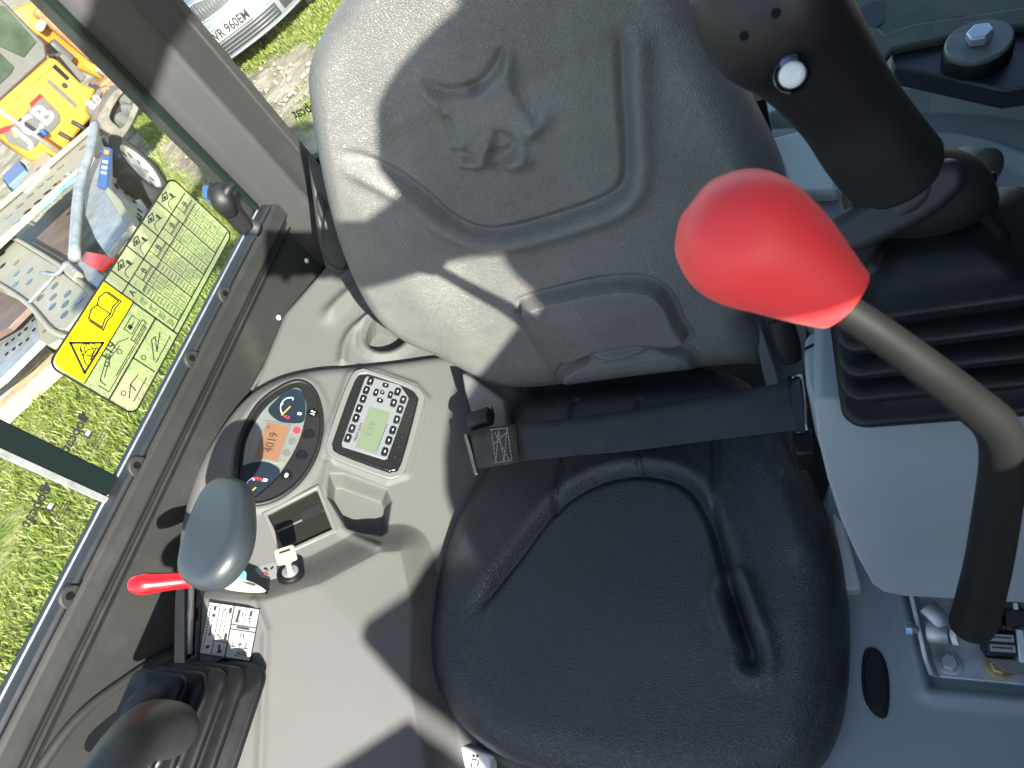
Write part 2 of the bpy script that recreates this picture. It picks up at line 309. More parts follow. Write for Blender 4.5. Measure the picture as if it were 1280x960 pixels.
# side glass: two panes and the divider
def pane(name, x, y0, y1, z0, z1, label=None):
    return MB().box((x, (y0 + y1) / 2, (z0 + z1) / 2), (.002, 0, 0), (0, (y1 - y0) / 2, 0), (0, 0, (z1 - z0) / 2)).build(name, GLASS, None)
yd = sy(135, 607, GX)[1]
sw = thing('side_window', (GX, .3, sz), 'side window pane with warning decal behind the upright divider', 'window')
o = pane('glass', GX, yd + .004, py0 - .005, sz - .004, 1.3); o.parent = sw; o.matrix_parent_inverse = Matrix.Translation(-sw.location)
MB().box((GX + .003, yd, .8), (.005, 0, 0), (0, .013, 0), (0, 0, .8 - sz)).build('divider_seal', SEALT, sw, bevel=.002)
MB().box((GX + .006, yd - .018, .8), (.004, 0, 0), (0, .003, 0), (0, 0, .8 - sz)).build('divider_edge', ZINC, sw)
sw2 = thing('front_side_window', (GX, -.2, sz), 'front side window pane nearer the lower left corner, small black maker print low in it', 'window')
o = pane('glass', GX - .004, Y0, yd - .004, sz - .004, 1.3); o.parent = sw2; o.matrix_parent_inverse = Matrix.Translation(-sw2.location)
# rear window with dotted black frit
RY = pe + .012
rw = thing('rear_window', (-.3, RY, .2), 'rear window pane with black dotted edge behind the seat', 'window')
MB().box((-.3, RY, .65), (.455, 0, 0), (0, .002, 0), (0, 0, .65)).build('glass', GLASS, rw)
fb = MB()
a = on(PL((0, RY, 0), (0, 1, 0)), 205, 0); b = on(PL((0, RY, 0), (0, 1, 0)), 384, 190)
fx = b[0]
fb.box((fx - .03, RY - .0035, .7), (.031, 0, 0), (0, .0006, 0), (0, 0, .7))
dots = []
for k in range(420):
    for j in range(5):
        dots.append((fx + .003 + j * .0042, .02 + k * .003 + (j % 2) * .0015, .00135 - .00018 * j))
for x, z, r in dots: fb.add([(x - r, RY - .0035, z), (x, RY - .0035, z - r), (x + r, RY - .0035, z), (x, RY - .0035, z + r)], [(0, 1, 2, 3)])
o = fb.build('frit_border', PRINT, rw); o['kind'] = 'stuff'
zc = on(PL((0, RY, 0), (0, 1, 0)), 378, 136)
text('Bobcat', .022, (zc + np.array((.012, -.006, 0)), (1, 0, .0), (0, 0, 1)), PRINT, rw, 'maker_lettering', mirror=True, bold=True)
zr = on(PL((0, RY, 0), (0, 1, 0)), 392, 196)[2]
MB().box((-.55, RY + .002, zr / 2 - .1), (.25, 0, 0), (0, .012, 0), (0, 0, zr / 2 + .1)).build('lower_frame', STEEL, rw, bevel=.004)
# maker print on the side panes (read from outside, so mirrored from here)
def head_icon(c, s, parent, m=PRINT, name='animal_head_print'):
    P = [(-1, .9), (-.55, .55), (0, .6), (.5, .62), (.9, 1.0), (.85, .3), (1.1, 0), (.7, -.2), (.55, -.75), (.1, -.9), (-.3, -.7), (-.5, -.2), (-.95, .1)]
    top = [np.array((c[0], c[1] - q[0] * s, c[2] + q[1] * s)) for q in P]; return MB().prism(top, [t - np.array((.0004, 0, 0)) for t in top]).build(name, m, parent)
def maker(px, py, px2, py2, parent, x):
    c = on(PL((x, 0, 0), (1, 0, 0)), px, py); d = on(PL((x, 0, 0), (1, 0, 0)), px2, py2); ln = abs(c[1] - d[1])
    t = text('Bobcat', ln * .36, (c, (0, 1, 0), (0, 0, 1)), PRINT, parent, 'maker_lettering', mirror=True, bold=True)
    return c, ln
for (cx, cy, tx, ty, ix, iy, bx, by, pr, gx) in ((94, 540, 85, 552, 104, 521, 110, 543, sw, GX + .0035), (45, 632, 36, 643, 58, 609, 63, 634, sw2, GX - .0005)):
    pl = PL((gx, 0, 0), (1, 0, 0)); c = on(pl, cx, cy)
    text('Bobcat', .0165, (c, (0, 1, 0), (0, 0, 1)), PRINT, pr, 'maker_lettering', mirror=True, bold=True)
    head_icon(on(pl, ix, iy), .0055, pr)
    q = on(pl, bx, by); MB().box(q, (.0002, 0, 0), (0, .0042, .0), (0, 0, .0042)).build('print_square', PRINT, pr)
    MB().box(q + np.array((.0004, .001, .001)), (.0002, 0, 0), (0, .003, .0), (0, 0, .002)).build('print_square_mark', WPRINT, pr)
    e = MB()
    for r in range(3):
        for k in range(14): e.box(q + np.array((0, .012 - k * .0018 , -.010 - r * .0035)), (.0002, 0, 0), (0, .0005, 0), (0, 0, .0008))
    e.build('small_print', PRINT, pr)['kind'] = 'stuff'
# window latch
lt = thing('window_latch', sy(300, 275, WX), 'black window latch with painted-in blue reflection on the sill beside the decal', 'latch')
tube('arm', [D(306, 284, .93), D(298, 274, .92), D(284, 258, .90)], [(.012, .017), (.014, .019), (.013, .019)], BLK, lt, power=4, cap=.006, hint=BZ)
tube('pull', [D(286, 262, .885), D(279, 250, .875), D(272, 236, .87)], [(.012, .018), (.016, .026), (.012, .022)], BLK, lt, power=3, cap=.008)
tube('blue_reflection', [D(268, 250, .875), D(264, 243, .872), D(262, 235, .87)], [.009, .011, .009], mat('blue_reflection_paint', (.03, .08, .2), .25), lt, cap=.005)  # blue piece paints in the blue reflection on the black latch
for k in range(3): tube('rib', [D(264 + k * 9, 230 + k * 2, .862), D(262 + k * 9, 238 + k * 2, .858), D(262 + k * 9, 248 + k * 3, .858)], .003, BLK, lt, cap=.002)
tube('hook', [D(290, 232, .86), D(284, 238, .858), D(280, 250, .86)], [.005, .007, .006], BLK, lt, cap=.004)
tube('pivot', [D(312, 282, .93), D(322, 286, .935)], .010, STEEL, lt, cap=.004)
# ------------------------------------------------------------------ safety decal on the glass
DX = GX + .003; dl = PL((DX, 0, 0), (1, 0, 0)); A_ = on(dl, 168, 518); B_ = on(dl, 290.6, 290.7); C_ = on(dl, 58.8, 458.6); E_ = on(dl, 211.6, 222.8)
print('decal', A_, B_, C_, E_)
dy0 = (A_[1] + C_[1]) / 2; dy1 = (B_[1] + E_[1]) / 2; dz0 = (A_[2] + B_[2]) / 2; dz1 = (C_[2] + E_[2]) / 2; DW = dy1 - dy0; DH = dz1 - dz0
dc = thing('safety_decal', (DX, (dy0 + dy1) / 2, dz0), 'clear safety decal with yellow warning panel and black lifting table on the side glass', 'decal')
def dp_(a, b, h=0.0): return np.array((DX + h, dy0 + a * DW, dz0 + b * DH))
def dquad(mb, a0, b0, a1, b1, h=.0004, t=.0003): mb.box((dp_(a0, b0, h) + dp_(a1, b1, h)) / 2, (t / 2, 0, 0), (0, (a1 - a0) * DW / 2, 0), (0, 0, (b1 - b0) * DH / 2)); return mb
def dline(mb, p, q, w=.0011, h=.0009):
    P, Q = dp_(*p, h), dp_(*q, h); t = Q - P; L = np.linalg.norm(t)
    if L < 1e-6: return
    t /= L; w = w * 1.35; n = np.cross(t, (1, 0, 0)); mb.box((P + Q) / 2, t * (L / 2 + w * .4), n * w / 2, (.00012, 0, 0))
# film: rounded rectangle
rr = rrect(DW / 2, DH / 2, .012); cen = dp_(.5, .5)
MB().prism([cen + np.array((.0001, a, b)) for a, b in rr], [cen + np.array((-.0003, a, b)) for a, b in rr]).build('film', DECALG, dc)
def dpoly(name, L, m, h=.0006): MB().prism([dp_(a, b, h) for a, b in L], [dp_(a, b, h - .0003) for a, b in L]).build(name, m, dc)
ry = .012
dpoly('yellow_panel', [(.012, .62), (.40, .62), (.40, .99), (.05, .99), (.02, .95), (.012, .86)], YEL)
dpoly('pale_panel', [(.03, .04), (.135, .04), (.135, .32), (.012, .32), (.012, .08)], DECALW)
ln = MB(); bo = [cen + np.array((.0009, a, b)) for a, b in rr]
for i in range(len(bo)):
    P, Q = bo[i], bo[(i + 1) % len(bo)]; t = Q - P; L = np.linalg.norm(t)
    if L < 1e-6: continue
    t /= L; ln.box((P + Q) / 2, t * (L / 2 + .0006), np.cross(t, (1, 0, 0)) * .0012, (.00015, 0, 0))
for p, q, w_ in (((.012, .62), (.40, .62), .0012), ((.205, .62), (.205, .99), .0008), ((.40, .02), (.40, .98), .0018), ((.0, .32), (.40, .32), .0016), ((.20, .03), (.20, .32), .0012)): dline(ln, p, q, w_)
ln.build('black_border', PRINT, dc)
# four columns of the lifting table
tb = MB(); tx = MB(); cw = .60 / 4.4
def words(mb, a, b, wa, hb, n=6, vert=True):
    for k in range(n):
        q = random.uniform(.25, .42); 
        if vert: dquad(mb, a, b + hb * k / n, a + wa * random.uniform(.6, 1), b + hb * (k + q) / n, .0009, .0002)
        else: dquad(mb, a + wa * k / n, b, a + wa * (k + q) / n, b + hb * random.uniform(.6, 1), .0009, .0002)
dline(tb, (.40, .77), (.985, .77)); dline(tb, (.47, .60), (.985, .60), .0009); dline(tb, (.40, .07), (.985, .07), .0013)
for c in range(4):
    a0 = .455 + c * .132; a1 = a0 + .132
    dline(tb, (a0, .07), (a0, .985), .0013); dline(tb, (a0 + .05, .07), (a0 + .05, .77), .0007); dline(tb, (a0 + .05, .66), (a1, .66), .0007)
    for k in range(5): dline(tb, (a0 + .09, .11 + .11 * k), (a0 + .09, .19 + .11 * k), .0005)
    for k in range(5):
        zb = .085 + k * .115
        for col in (.062, .072, .100, .110): words(tx, a0 + col, zb, .006, .085, 7)
        dline(tb, (a0 + .05, zb + .1), (a1, zb + .1), .0004)
    for k in range(12): words(tx, a0 + .008, .08 + k * .045, .034, .02, 9, False)
    words(tx, a0 + .06, .70, .045, .012, 5, False); words(tx, a0 + .01, .70, .03, .012, 3, False)
    # small machine drawing at head of the column
    dline(tx, (a0 + .02, .93), (a0 + .045, .97), .0009); dline(tx, (a0 + .045, .97), (a0 + .07, .955), .0009); dline(tx, (a0 + .07, .955), (a0 + .05, .90), .0009); dline(tx, (a0 + .05, .90), (a0 + .02, .93), .0009)
    dquad(tx, a0 + .07, .85, a0 + .082, .91, .0009); dquad(tx, a0 + .035, .92, a0 + .05, .945, .0009)
    for i in range(9):
        u0, u1 = i / 9, (i + 1) / 9; f_ = lambda u: (a0 + .02 + .07 * u - .02 * math.sin(u * 3), .80 + .07 * math.sin(u * 2.6) ); dline(tx, f_(u0), f_(u1), .0006)
for k in range(4): words(tx, .415, .10 + k * .13, .03, .09, 6)
tb.build('table_lines', PRINT, dc); tx.build('table_print', PRINT, dc)['kind'] = 'stuff'
for k, (a, b, s) in enumerate(((.43, .68, 'A'), (.545, .70, 'B'), (.677, .70, 'B'), (.809, .70, 'B'), (.94, .70, 'B'))):
    text(s, .011, (dp_(a, b, .0011), (0, 1, 0), (0, 0, 1)), PRINT, dc, 'column_letter')
text('E19', .0155, (dp_(.17, .575, .0011), (0, 1, 0), (0, 0, 1)), PRINT, dc, 'size_lettering')
# pictograms
pg = MB()
tri = [(.045, .67), (.185, .67), (.115, .94)]
for i in range(3): dline(pg, tri[i], tri[(i + 1) % 3], .0022)
def ddisc(mb, a, b, r, ring=False, w=.0008):
    for i in range(14):
        t0, t1 = i / 14 * 6.283, (i + 1) / 14 * 6.283; p = (a + math.cos(t0) * r / DW, b + math.sin(t0) * r / DH); q = (a + math.cos(t1) * r / DW, b + math.sin(t1) * r / DH); dline(mb, p, q, w)
ddisc(pg, .125, .77, .0075); ddisc(pg, .135, .735, .008)
for p, q in (((.08, .72), (.10, .78)), ((.10, .78), (.13, .76)), ((.08, .72), (.075, .69)), ((.13, .76), (.15, .70)), ((.15, .70), (.10, .69)), ((.11, .80), (.12, .84))): dline(pg, p, q, .0011)
bk = [(.235, .76), (.235, .92), (.27, .945), (.30, .92), (.33, .945), (.365, .92), (.365, .76), (.33, .78), (.30, .76), (.27, .78)]
for i in range(len(bk)): dline(pg, bk[i], bk[(i + 1) % len(bk)], .0014)
dline(pg, (.30, .92), (.30, .76), .0014)
bk2 = [(.228, .90), (.228, .735), (.268, .75), (.30, .735), (.332, .75), (.372, .735), (.372, .90)]
for i in range(len(bk2) - 1): dline(pg, bk2[i], bk2[i + 1], .0014)
for p, q in (((.03, .36), (.03, .48)), ((.03, .36), (.34, .36)), ((.34, .36), (.34, .40)), ((.05, .50), (.14, .56)), ((.14, .56), (.22, .54)), ((.22, .54), (.26, .47)), ((.07, .48), (.15, .53)), ((.15, .53), (.21, .51)), ((.05, .50), (.045, .42)), ((.26, .44), (.36, .44)), ((.26, .40), (.36, .40)), ((.26, .44), (.26, .40)), ((.36, .44), (.36, .40)), ((.28, .46), (.28, .56)), ((.28, .56), (.35, .56)), ((.35, .56), (.35, .46)), ((.28, .46), (.35, .46)), ((.10, .38), (.36, .38))): dline(pg, p, q, .0007)
dquad(pg, .295, .49, .31, .54, .0009); dquad(pg, .29, .505, .33, .515, .0009)
for a, b in ((.12, .52), (.19, .48), (.055, .22), (.225, .22)): ddisc(pg, a, b, .003, w=.0006)
for p, q in (((.05, .14), (.10, .20)), ((.10, .20), (.15, .18)), ((.10, .20), (.09, .12)), ((.24, .10), (.31, .24)), ((.31, .24), (.33, .22)), ((.33, .22), (.28, .12)), ((.28, .12), (.36, .20)), ((.05, .08), (.16, .08)), ((.24, .07), (.37, .07))): dline(pg, p, q, .0009)
pg.build('pictograms', PRINT, dc)
# ------------------------------------------------------------------ left console (operator's right hand)
CF = Frame((-.5, 0, -.01), (.7809, 0, -.6247), (0, 1, 0)); cp = CF.pl
con = thing('side_console', (-.62, .1, -.1), 'grey moulded console with gauges between the seat and the side wall', 'console')
outl = [(216, 1150), (214, 960), (213, 830), (215, 735), (224, 650), (243, 585), (270, 535), (305, 492), (345, 468), (395, 456), (450, 452), (505, 446), (560, 440), (620, 450), (660, 500), (655, 600), (640, 700), (640, 850), (640, 1150)]
outl = [CF.uv(*p) for p in cr(outl, 5)]
POCK = CF.poly([(411, 592), (430, 592), (484, 612), (490, 626), (484, 668), (476, 674), (433, 661), (408, 622)])
ARM = CF.poly([(150, 748), (330, 752), (400, 731), (474, 692), (500, 690), (515, 760), (512, 860), (540, 1000), (560, 1200), (100, 1200)], .03)
SLOT = CF.poly([(232, 745), (250, 735), (246, 822), (232, 828)], .03)
GAUP = CF.poly(cr([(294, 590), (300, 545), (322, 508), (348, 487), (372, 478), (390, 486), (401, 510), (402, 540), (392, 575), (372, 604), (345, 624), (318, 630), (298, 620)], 3))
RADP = CF.poly([(452, 462), (516, 484), (530, 500), (505, 590), (485, 597), (415, 568), (413, 548), (440, 470)])
DISP = CF.poly([(333, 642), (396, 609), (416, 661), (349, 691)])
CRE = CF.poly([(318, 752), (333, 790), (330, 870), (326, 960), (326, 1100)], .03)
PODR = CF.poly([(410, 580), (405, 610), (425, 660), (470, 690)])
KEYP = CF.poly([(286, 733), (318, 738), (332, 748), (300, 742), (284, 742)], .0)
def hcon(P):
    d, s, _ = sd(P, ARM); h = .035 * (1 - np.clip((d * s + .004) / .046, 0, 1)); h = h
    x = d * s; h = .035 * (1 - sm(x, -.006, .05) * .35 - np.clip(x / .046, 0, 1) * .65)
    d, s, _ = sd(P, POCK); h -= .034 * (1 - sm(d * s, -.010, .001))
    d, s, _ = sd(P, GAUP); h -= .006 * (1 - sm(d * s, -.004, .001)); h += .004 * np.exp(-((d * s - .006) / .006) ** 2)
    d, s, _ = sd(P, RADP); h -= .008 * (1 - sm(d * s, -.003, .001)); h += .005 * (1 - sm(d * s, .004, .014))
    d, s, _ = sd(P, DISP); h -= .012 * (1 - sm(d * s, -.003, .001))
    d, s, _ = sd(P, SLOT); h -= .02 * (1 - sm(d * s, -.003, .001))
    d, s, _ = sd(P, CRE, False); h += .0035 * np.exp(-(d / .005) ** 2)
    d, s, _ = sd(P, PODR, False); h += .004 * np.exp(-(d / .006) ** 2)
    return h
CB = pad('body', CF, outl, hcon, GREY, con, N=560, M=260, Rr=.022, skirt=.16, tuck=-.02, centre=CF.uv(430, 740))
# rear shelf behind the console
SF = Frame(CF.w(0, 0, -.03), CF.u, CF.v)
sh = thing('rear_shelf', SF.w(-.25, .5), 'grey plastic rear shelf between the console and the pillar with pressed arcs', 'shelf')
shp = [SF.uv(*p) for p in ((300, 520), (355, 390), (408, 330), (470, 300), (600, 300), (660, 480), (560, 540), (380, 520))]
ARC1 = SF.poly(cr([(402, 411), (415, 390), (440, 366), (470, 345)], 5, False)); ARC2 = SF.poly(cr([(428, 452), (432, 430), (445, 410), (470, 395)], 5, False)); HOLE = SF.poly(cr([(458, 425), (470, 438), (492, 436), (510, 420), (500, 405), (470, 400)], 3))
def hsh(P):
    d, s, t = sd(P, ARC1, False); h = .012 * np.exp(-(d / .012) ** 2) * sm(t, 0, .3)
    d, s, t = sd(P, ARC2, False); h += .010 * np.exp(-(d / .008) ** 2)
    d, s, _ = sd(P, HOLE); h -= .05 * (1 - sm(d * s, -.006, .002)); h += .008 * np.exp(-((d * s - .01) / .008) ** 2)
    return h
pad('moulding', SF, shp, hsh, GREY, sh, N=300, M=140, Rr=.01, skirt=.03, centre=SF.uv(455, 430))
# gauge cluster
gc = thing('gauge_cluster', CF.w(*CF.uv(345, 555)), 'black rimmed instrument cluster with two dials and an amber hour display', 'instrument cluster')
OUT = [(296, 592), (301, 550), (320, 510), (345, 488), (370, 477), (388, 483), (399, 504), (402, 535), (394, 570), (374, 602), (348, 622), (320, 630), (300, 624)]
INN = [(303, 590), (308, 552), (326, 517), (349, 495), (368, 485), (378, 490), (383, 505), (381, 530), (374, 553), (362, 575), (346, 598), (328, 615), (310, 624), (302, 612)]
o_ = cr(OUT, 4); i_ = cr(INN, 4)
slab('base_plate', OUT, cp, -.001, .008, BLK, gc, 4)
slab('face_plate', INN, cp, .0002, .001, mat('silver_face', (.24, .24, .23), .35, metal=.3), gc, 4)
# rim as swept tube
tube('rim', [on(cp, x, y, .004) for x, y in cr(OUT, 2)] + [on(cp, OUT[0][0], OUT[0][1], .004)], .0032, BLK, gc, n=10, sub=3)
def cres(name, pts, h, th, m, par, **k): return slab(name, pts, cp, h, th, m, par, **k)
RB = [(372, 478), (388, 483), (399, 504), (402, 535), (394, 570), (374, 602), (348, 622), (322, 629), (312, 627), (326, 616), (345, 599), (361, 576), (373, 553), (380, 530), (383, 508), (379, 492)]
cres('switch_band', cr(RB, 3), .0045, .005, BLK, gc, bevel=.001)
def clipd(c, r, n=40): return [(c[0] + r * math.cos(a), c[1] + r * math.sin(a)) for a in np.linspace(0, 2 * math.pi, n, endpoint=False)]
TG = cr([(335, 513), (345, 500), (357, 489), (369, 486), (378, 491), (382, 505), (381, 522), (377, 528), (365, 529), (348, 526)], 4)
BG = cr([(299, 586), (312, 579), (328, 577), (340, 580), (350, 588), (345, 600), (330, 614), (312, 623), (302, 618), (298, 600)], 4)
for poly, c, na, nm in ((TG, (363, 510), (352, 519), 'fuel_dial'), (BG, (320, 611), (309, 619), 'temperature_dial')):
    dobj = cres(nm, poly, .0010, .0008, NAVY, gc)
    def arcm(r, a0, a1, wd, m, nn):
        mb = MB(); A = np.linspace(math.radians(a0), math.radians(a1), 12)
        pts = [on(cp, c[0] + r * math.cos(a) * .95, c[1] - r * math.sin(a), .0013) for a in A]
        for P, Q in zip(pts[:-1], pts[1:]):
            t = Q - P; L = np.linalg.norm(t); t /= L; mb.box((P + Q) / 2, t * (L / 2 + .0001), np.cross(t, CF.n) * wd / 2, CF.n * .0002)
        for a in (A[0], A[6], A[-1]):
            P = on(cp, c[0] + r * math.cos(a), c[1] - r * math.sin(a), .0014); Q = on(cp, c[0] + r * .78 * math.cos(a), c[1] - r * .78 * math.sin(a), .0014); t = Q - P; L = np.linalg.norm(t); t /= L
            mb.box((P + Q) / 2, t * L / 2, np.cross(t, CF.n) * wd / 2, CF.n * .0002)
        mb.build(nn, m, dobj)
    if nm == 'fuel_dial': arcm(13, 75, 215, .0013, WPRINT, 'scale'); arcm(13, 218, 262, .0016, REDP, 'red_zone')
    else: arcm(14, 105, 215, .0013, WPRINT, 'scale'); arcm(14, 55, 95, .0016, REDP, 'red_zone')
    P = on(cp, c[0], c[1] - 2, .0022); Q = on(cp, *na, .0022); t = nrm(Q - P); MB().box((P + Q) / 2, t * np.linalg.norm(Q - P) / 2, np.cross(t, CF.n) * .0009, CF.n * .0003).build('needle', ORG, dobj)
    q = on(cp, c[0] + 11, c[1] + (7 if nm == 'fuel_dial' else -11), .0013)
    MB().box(q, CF.u * .0022, CF.v * .002, CF.n * .0002).box(q + CF.u * .0028 + CF.v * .0004, CF.u * .0006, CF.v * .0015, CF.n * .0002).build('symbol', WPRINT, dobj)
lc = [(333, 528), (362, 533), (347, 577), (319, 571)]
lco = [(331, 525), (364, 531), (348, 580), (316, 573)]
cres('lcd_surround', lco, .0016, .002, SILV, gc, bevel=.0006); lcd = cres('hour_display', lc, .0022, .001, LCDO, gc)
u1 = nrm(on(cp, 362, 533) - on(cp, 347, 577)); v1 = nrm(on(cp, 333, 528) - on(cp, 362, 533))
q = on(cp, 339, 553, .0028); LCDI = mat('lcd_ink', (.07, .03, .02), .5)
text('4019', .0165, (q, u1, v1), LCDI, lcd, 'digits', sx=.95)
text('H', .006, (on(cp, 339, 538, .0028) + u1 * .004 + v1 * .005, u1, v1), LCDI, lcd, 'unit_letter')
for (x, y, m) in ((371, 538, REDP), (365, 552, DGREY), (358, 566, DGREY), (352, 580, mat('olive_lamp', (.2, .2, .15), .5))):
    disc_prof('warning_lamp', on(cp, x, y, .0008), CF.n, [(.0052, 0), (.005, .0008)], m, gc, n=20)
for (x, y) in ((391, 516), (386, 543), (377, 569), (358, 594)):
    disc_prof('membrane_switch', on(cp, x, y, .0045), CF.n, [(.0078, 0), (.0072, .0012), (.0062, .0014), (.0058, .0006)], RUB, gc, n=24, smooth=False)
for (x, y, s) in ((391, 516, 'a'), (358, 594, 'b')):
    q = on(cp, x, y, .0055); mb = MB()
    if s == 'a':
        for k in (-1, 1): mb.box(q + u1 * .0018 * k, u1 * .0004, v1 * .003, CF.n * .0002).box(q + u1 * .0028 * k + v1 * .002 * k, u1 * .0012, v1 * .0004, CF.n * .0002)
    else:
        for k in range(12):
            a = k / 12 * 6.283; mb.box(q + u1 * .0025 * math.cos(a) + v1 * .0018 * math.sin(a), u1 * .0007, v1 * .0005, CF.n * .0002)
        mb.box(q, u1 * .0006, v1 * .0006, CF.n * .0002)
    mb.build('switch_symbol', WPRINT, gc)
slab('lens', INN, cp, .0052, .0008, LENS, gc, 4)
# dark display below the cluster
ds = thing('dark_display', CF.w(*CF.uv(372, 650)), 'dark blank display in grey frame between the gauges and the key', 'display')
a4 = [(326, 641), (399, 604), (422, 664), (352, 696)]; b4 = [(334, 643), (396, 611), (415, 661), (356, 688)]
def ringslab(name, A, B, pl, h, th, m, par, **k):
    n = len(A); T = [on(pl, x, y, h) for x, y in A]; U = [on(pl, x, y, h) for x, y in B]; d = pl[1] * th; V = T + U + [p - d for p in T] + [p - d for p in U]; Fc = []
    for i in range(n):
        j = (i + 1) % n; Fc += [(i, j, n + j, n + i), (2 * n + i, 3 * n + i, 3 * n + j, 2 * n + j), (i, 2 * n + i, 2 * n + j, j), (n + i, n + j, 3 * n + j, 3 * n + i)]
    return mk(name, V, Fc, m, par, **k)
ringslab('frame', a4, b4, cp, .003, .012, DGREY, ds, bevel=.002)
slab('screen', b4, cp, -.0035, .001, mat('dark_screen', (.016, .016, .014), .18, spec=.6), ds)
slab('screen_edge', [(345, 664), (403, 637), (404, 639), (346, 666)], cp, -.0028, .0005, DGREY, ds)
slab('screen_tab', [(375, 640), (398, 628), (404, 640), (378, 652)], cp, -.0024, .001, BLK, ds)
# storage pocket lining tone and its floor
# radio
rd = thing('cab_radio', CF.w(*CF.uv(468, 527)), 'black cab radio with silver button panel and green grey screen', 'radio')
RO = [(450, 461), (465, 463), (515, 480), (529, 492), (529, 508), (507, 585), (493, 597), (478, 596), (418, 573), (408, 560), (410, 545), (436, 474)]
RI = [(455, 467), (468, 469), (510, 484), (521, 494), (521, 507), (501, 580), (490, 589), (480, 588), (424, 567), (416, 557), (418, 545), (443, 476)]
ringslab('surround', cr(RO, 3), cr(RI, 3), cp, .009, .014, DGREY, rd, bevel=.0015)
slab('housing', RI, cp, .006, .014, mat('glossy_dark_radio', (.012, .012, .013), .22, spec=.6, bump=.25, bscale=160, bdist=.002), rd, 3, bevel=.004)
FP = [(459, 470), (500, 481), (509, 494), (511, 498), (484, 573), (480, 574), (428, 558), (427, 554), (456, 473)]
slab('face_panel', FP, cp, .0085, .003, SILV, rd, bevel=.0007)
ra = nrm(on(cp, 511, 498) - on(cp, 484, 573)); rb = np.cross(CF.n, ra)
def button(c, la, lb, par=rd, m=GLOSS, nm='button'):
    o = MB(); R8 = rrect(la, lb, min(la, lb) * .6, 3); o.prism([c + ra * a + rb * b + CF.n * .0022 for a, b in R8 * .88], [c + ra * a + rb * b for a, b in R8]); b = o.build(nm, m, par, bevel=.0003)
    MB().box(c + CF.n * .0024, ra * la * .25, rb * lb * .16, CF.n * .0002).build('symbol', WPRINT, b); return b
for (x, y) in ((463, 477), (458, 488), (454, 499), (449, 511), (445, 523), (440, 536), (435, 548), (504, 500), (500, 512), (496, 525), (491, 538), (486, 551), (481, 565), (497, 490), (492, 504)): button(on(cp, x, y, .0085), .0068, .0046)
for (x, y, a, b) in ((482, 482, .0035, .0048), (470, 491, .0062, .0034), (488, 494, .0062, .0034), (475, 501, .0035, .0048), (478, 491, .0032, .0032)): button(on(cp, x, y, .0085), a, b, nm='navigation_button')
LC = [(463, 510), (486, 517), (470, 566), (446, 558)]
slab('lcd_border', [(462, 508), (488, 516), (471, 568), (444, 559)], cp, .0088, .001, DGREY, rd); rl = slab('lcd_screen', LC, cp, .0091, .001, LCDG, rd)
text('1:59', .014, (on(cp, 464, 537, .0093), ra, rb), mat('lcd_faint_ink', (.09, .11, .085), .5), rl, 'digits')
text('HEAVY DUTY', .0052, (on(cp, 448, 540, .0088), ra, rb), PRINT, rd, 'panel_lettering')
mb = MB()
for k in range(18): mb.box(on(cp, 484 - k * .75, 530 + k * 1.9, .0088), ra * .0006, rb * .0008, CF.n * .0001)
mb.build('fine_print', PRINT, rd)['kind'] = 'stuff'
for k in range(5):
    x, y = 431 + k * 11.5, 571 + k * 4
    tube('grille_slot', [on(cp, x + 1, y - 3, .0062), on(cp, x - 2, y + 8, .003)], .0008, GLOSS, rd, n=6)
for k in range(6): tube('vent_rib', [on(cp, 514 - k * 4.5, 508 + k * 12.5, .0068), on(cp, 519 - k * 4.5, 509 + k * 12.5, .0055)], .0011, BLK, rd, n=6)
# ignition
IF = PL(on(cp, 350, 720, .012), (.34, .42, .84)); 
ig = thing('ignition_switch', IF[0], 'round black ignition lock on white pictogram plate', 'ignition switch')
pp = cr([(315, 711), (326, 704), (345, 702), (366, 704), (380, 712), (383, 722), (374, 730), (360, 731), (335, 724), (318, 719)], 3)
slab('plate_rim', pp, IF, .0004, .003, PRINT, ig); pc = pp.mean(0); slab('plate', pc + (pp - pc) * .94, IF, .0008, .0006, LBL, ig)
kc = on(IF, 364, 719, .001)
disc_prof('lock_body', kc, IF[1], [(.0165, 0), (.0165, .006), (.0155, .008), (.013, .0085), (.012, .007), (.0105, .0065)], RUB, ig, n=40, smooth=False, bevel=.0006)
disc_prof('lock_barrel', kc, IF[1], [(.010, .006), (.0098, .0078)], ZINC, ig, n=24)
iu = nrm(np.cross(IF[1], (0, -1, .3))); iv = np.cross(IF[1], iu); mb = MB()
for (x, y, a, b) in ((332, 711, .0022, .0014), (340, 710, .0012, .0022), (332, 717, .004, .0004)): mb.box(on(IF, x, y, .001), iu * a, iv * b, IF[1] * .0002)
mb.build('pictogram', PRINT, ig); tube('red_stroke', [on(IF, 328, 719, .0012), on(IF, 336, 713, .0012)], .0005, REDP, ig, n=5)
ky = thing('ignition_key', kc, 'flat brass coloured key standing in the ignition lock', 'key')
k0 = kc + IF[1] * .004; ka = IF[1]; kw = nrm(BX_ if False else np.cross(ka, nrm(CAM - kc))); kt = np.cross(ka, kw)
ks = 1.0
def kp(a, b): return k0 + kw * a + ka * b
bow = [(-.0028, .0), (.0028, 0), (.0028, .014), (.004, .018), (.0105, .019), (.012, .021), (.0115, .043), (.0095, .045), (-.0095, .045), (-.0115, .043), (-.012, .021), (-.0105, .019), (-.004, .018), (-.0028, .014)]
ksign = 1
MB().prism([kp(a, b) + kt * .001 for a, b in bow], [kp(a, b) - kt * .001 for a, b in bow]).build('blade_and_bow', KEYM, ky, bevel=.0004)
MB().box(kp(0, .040) + kt * .0000, kw * .0065, ka * .0018, kt * .0013).build('ring_slot', GLOSS, ky)
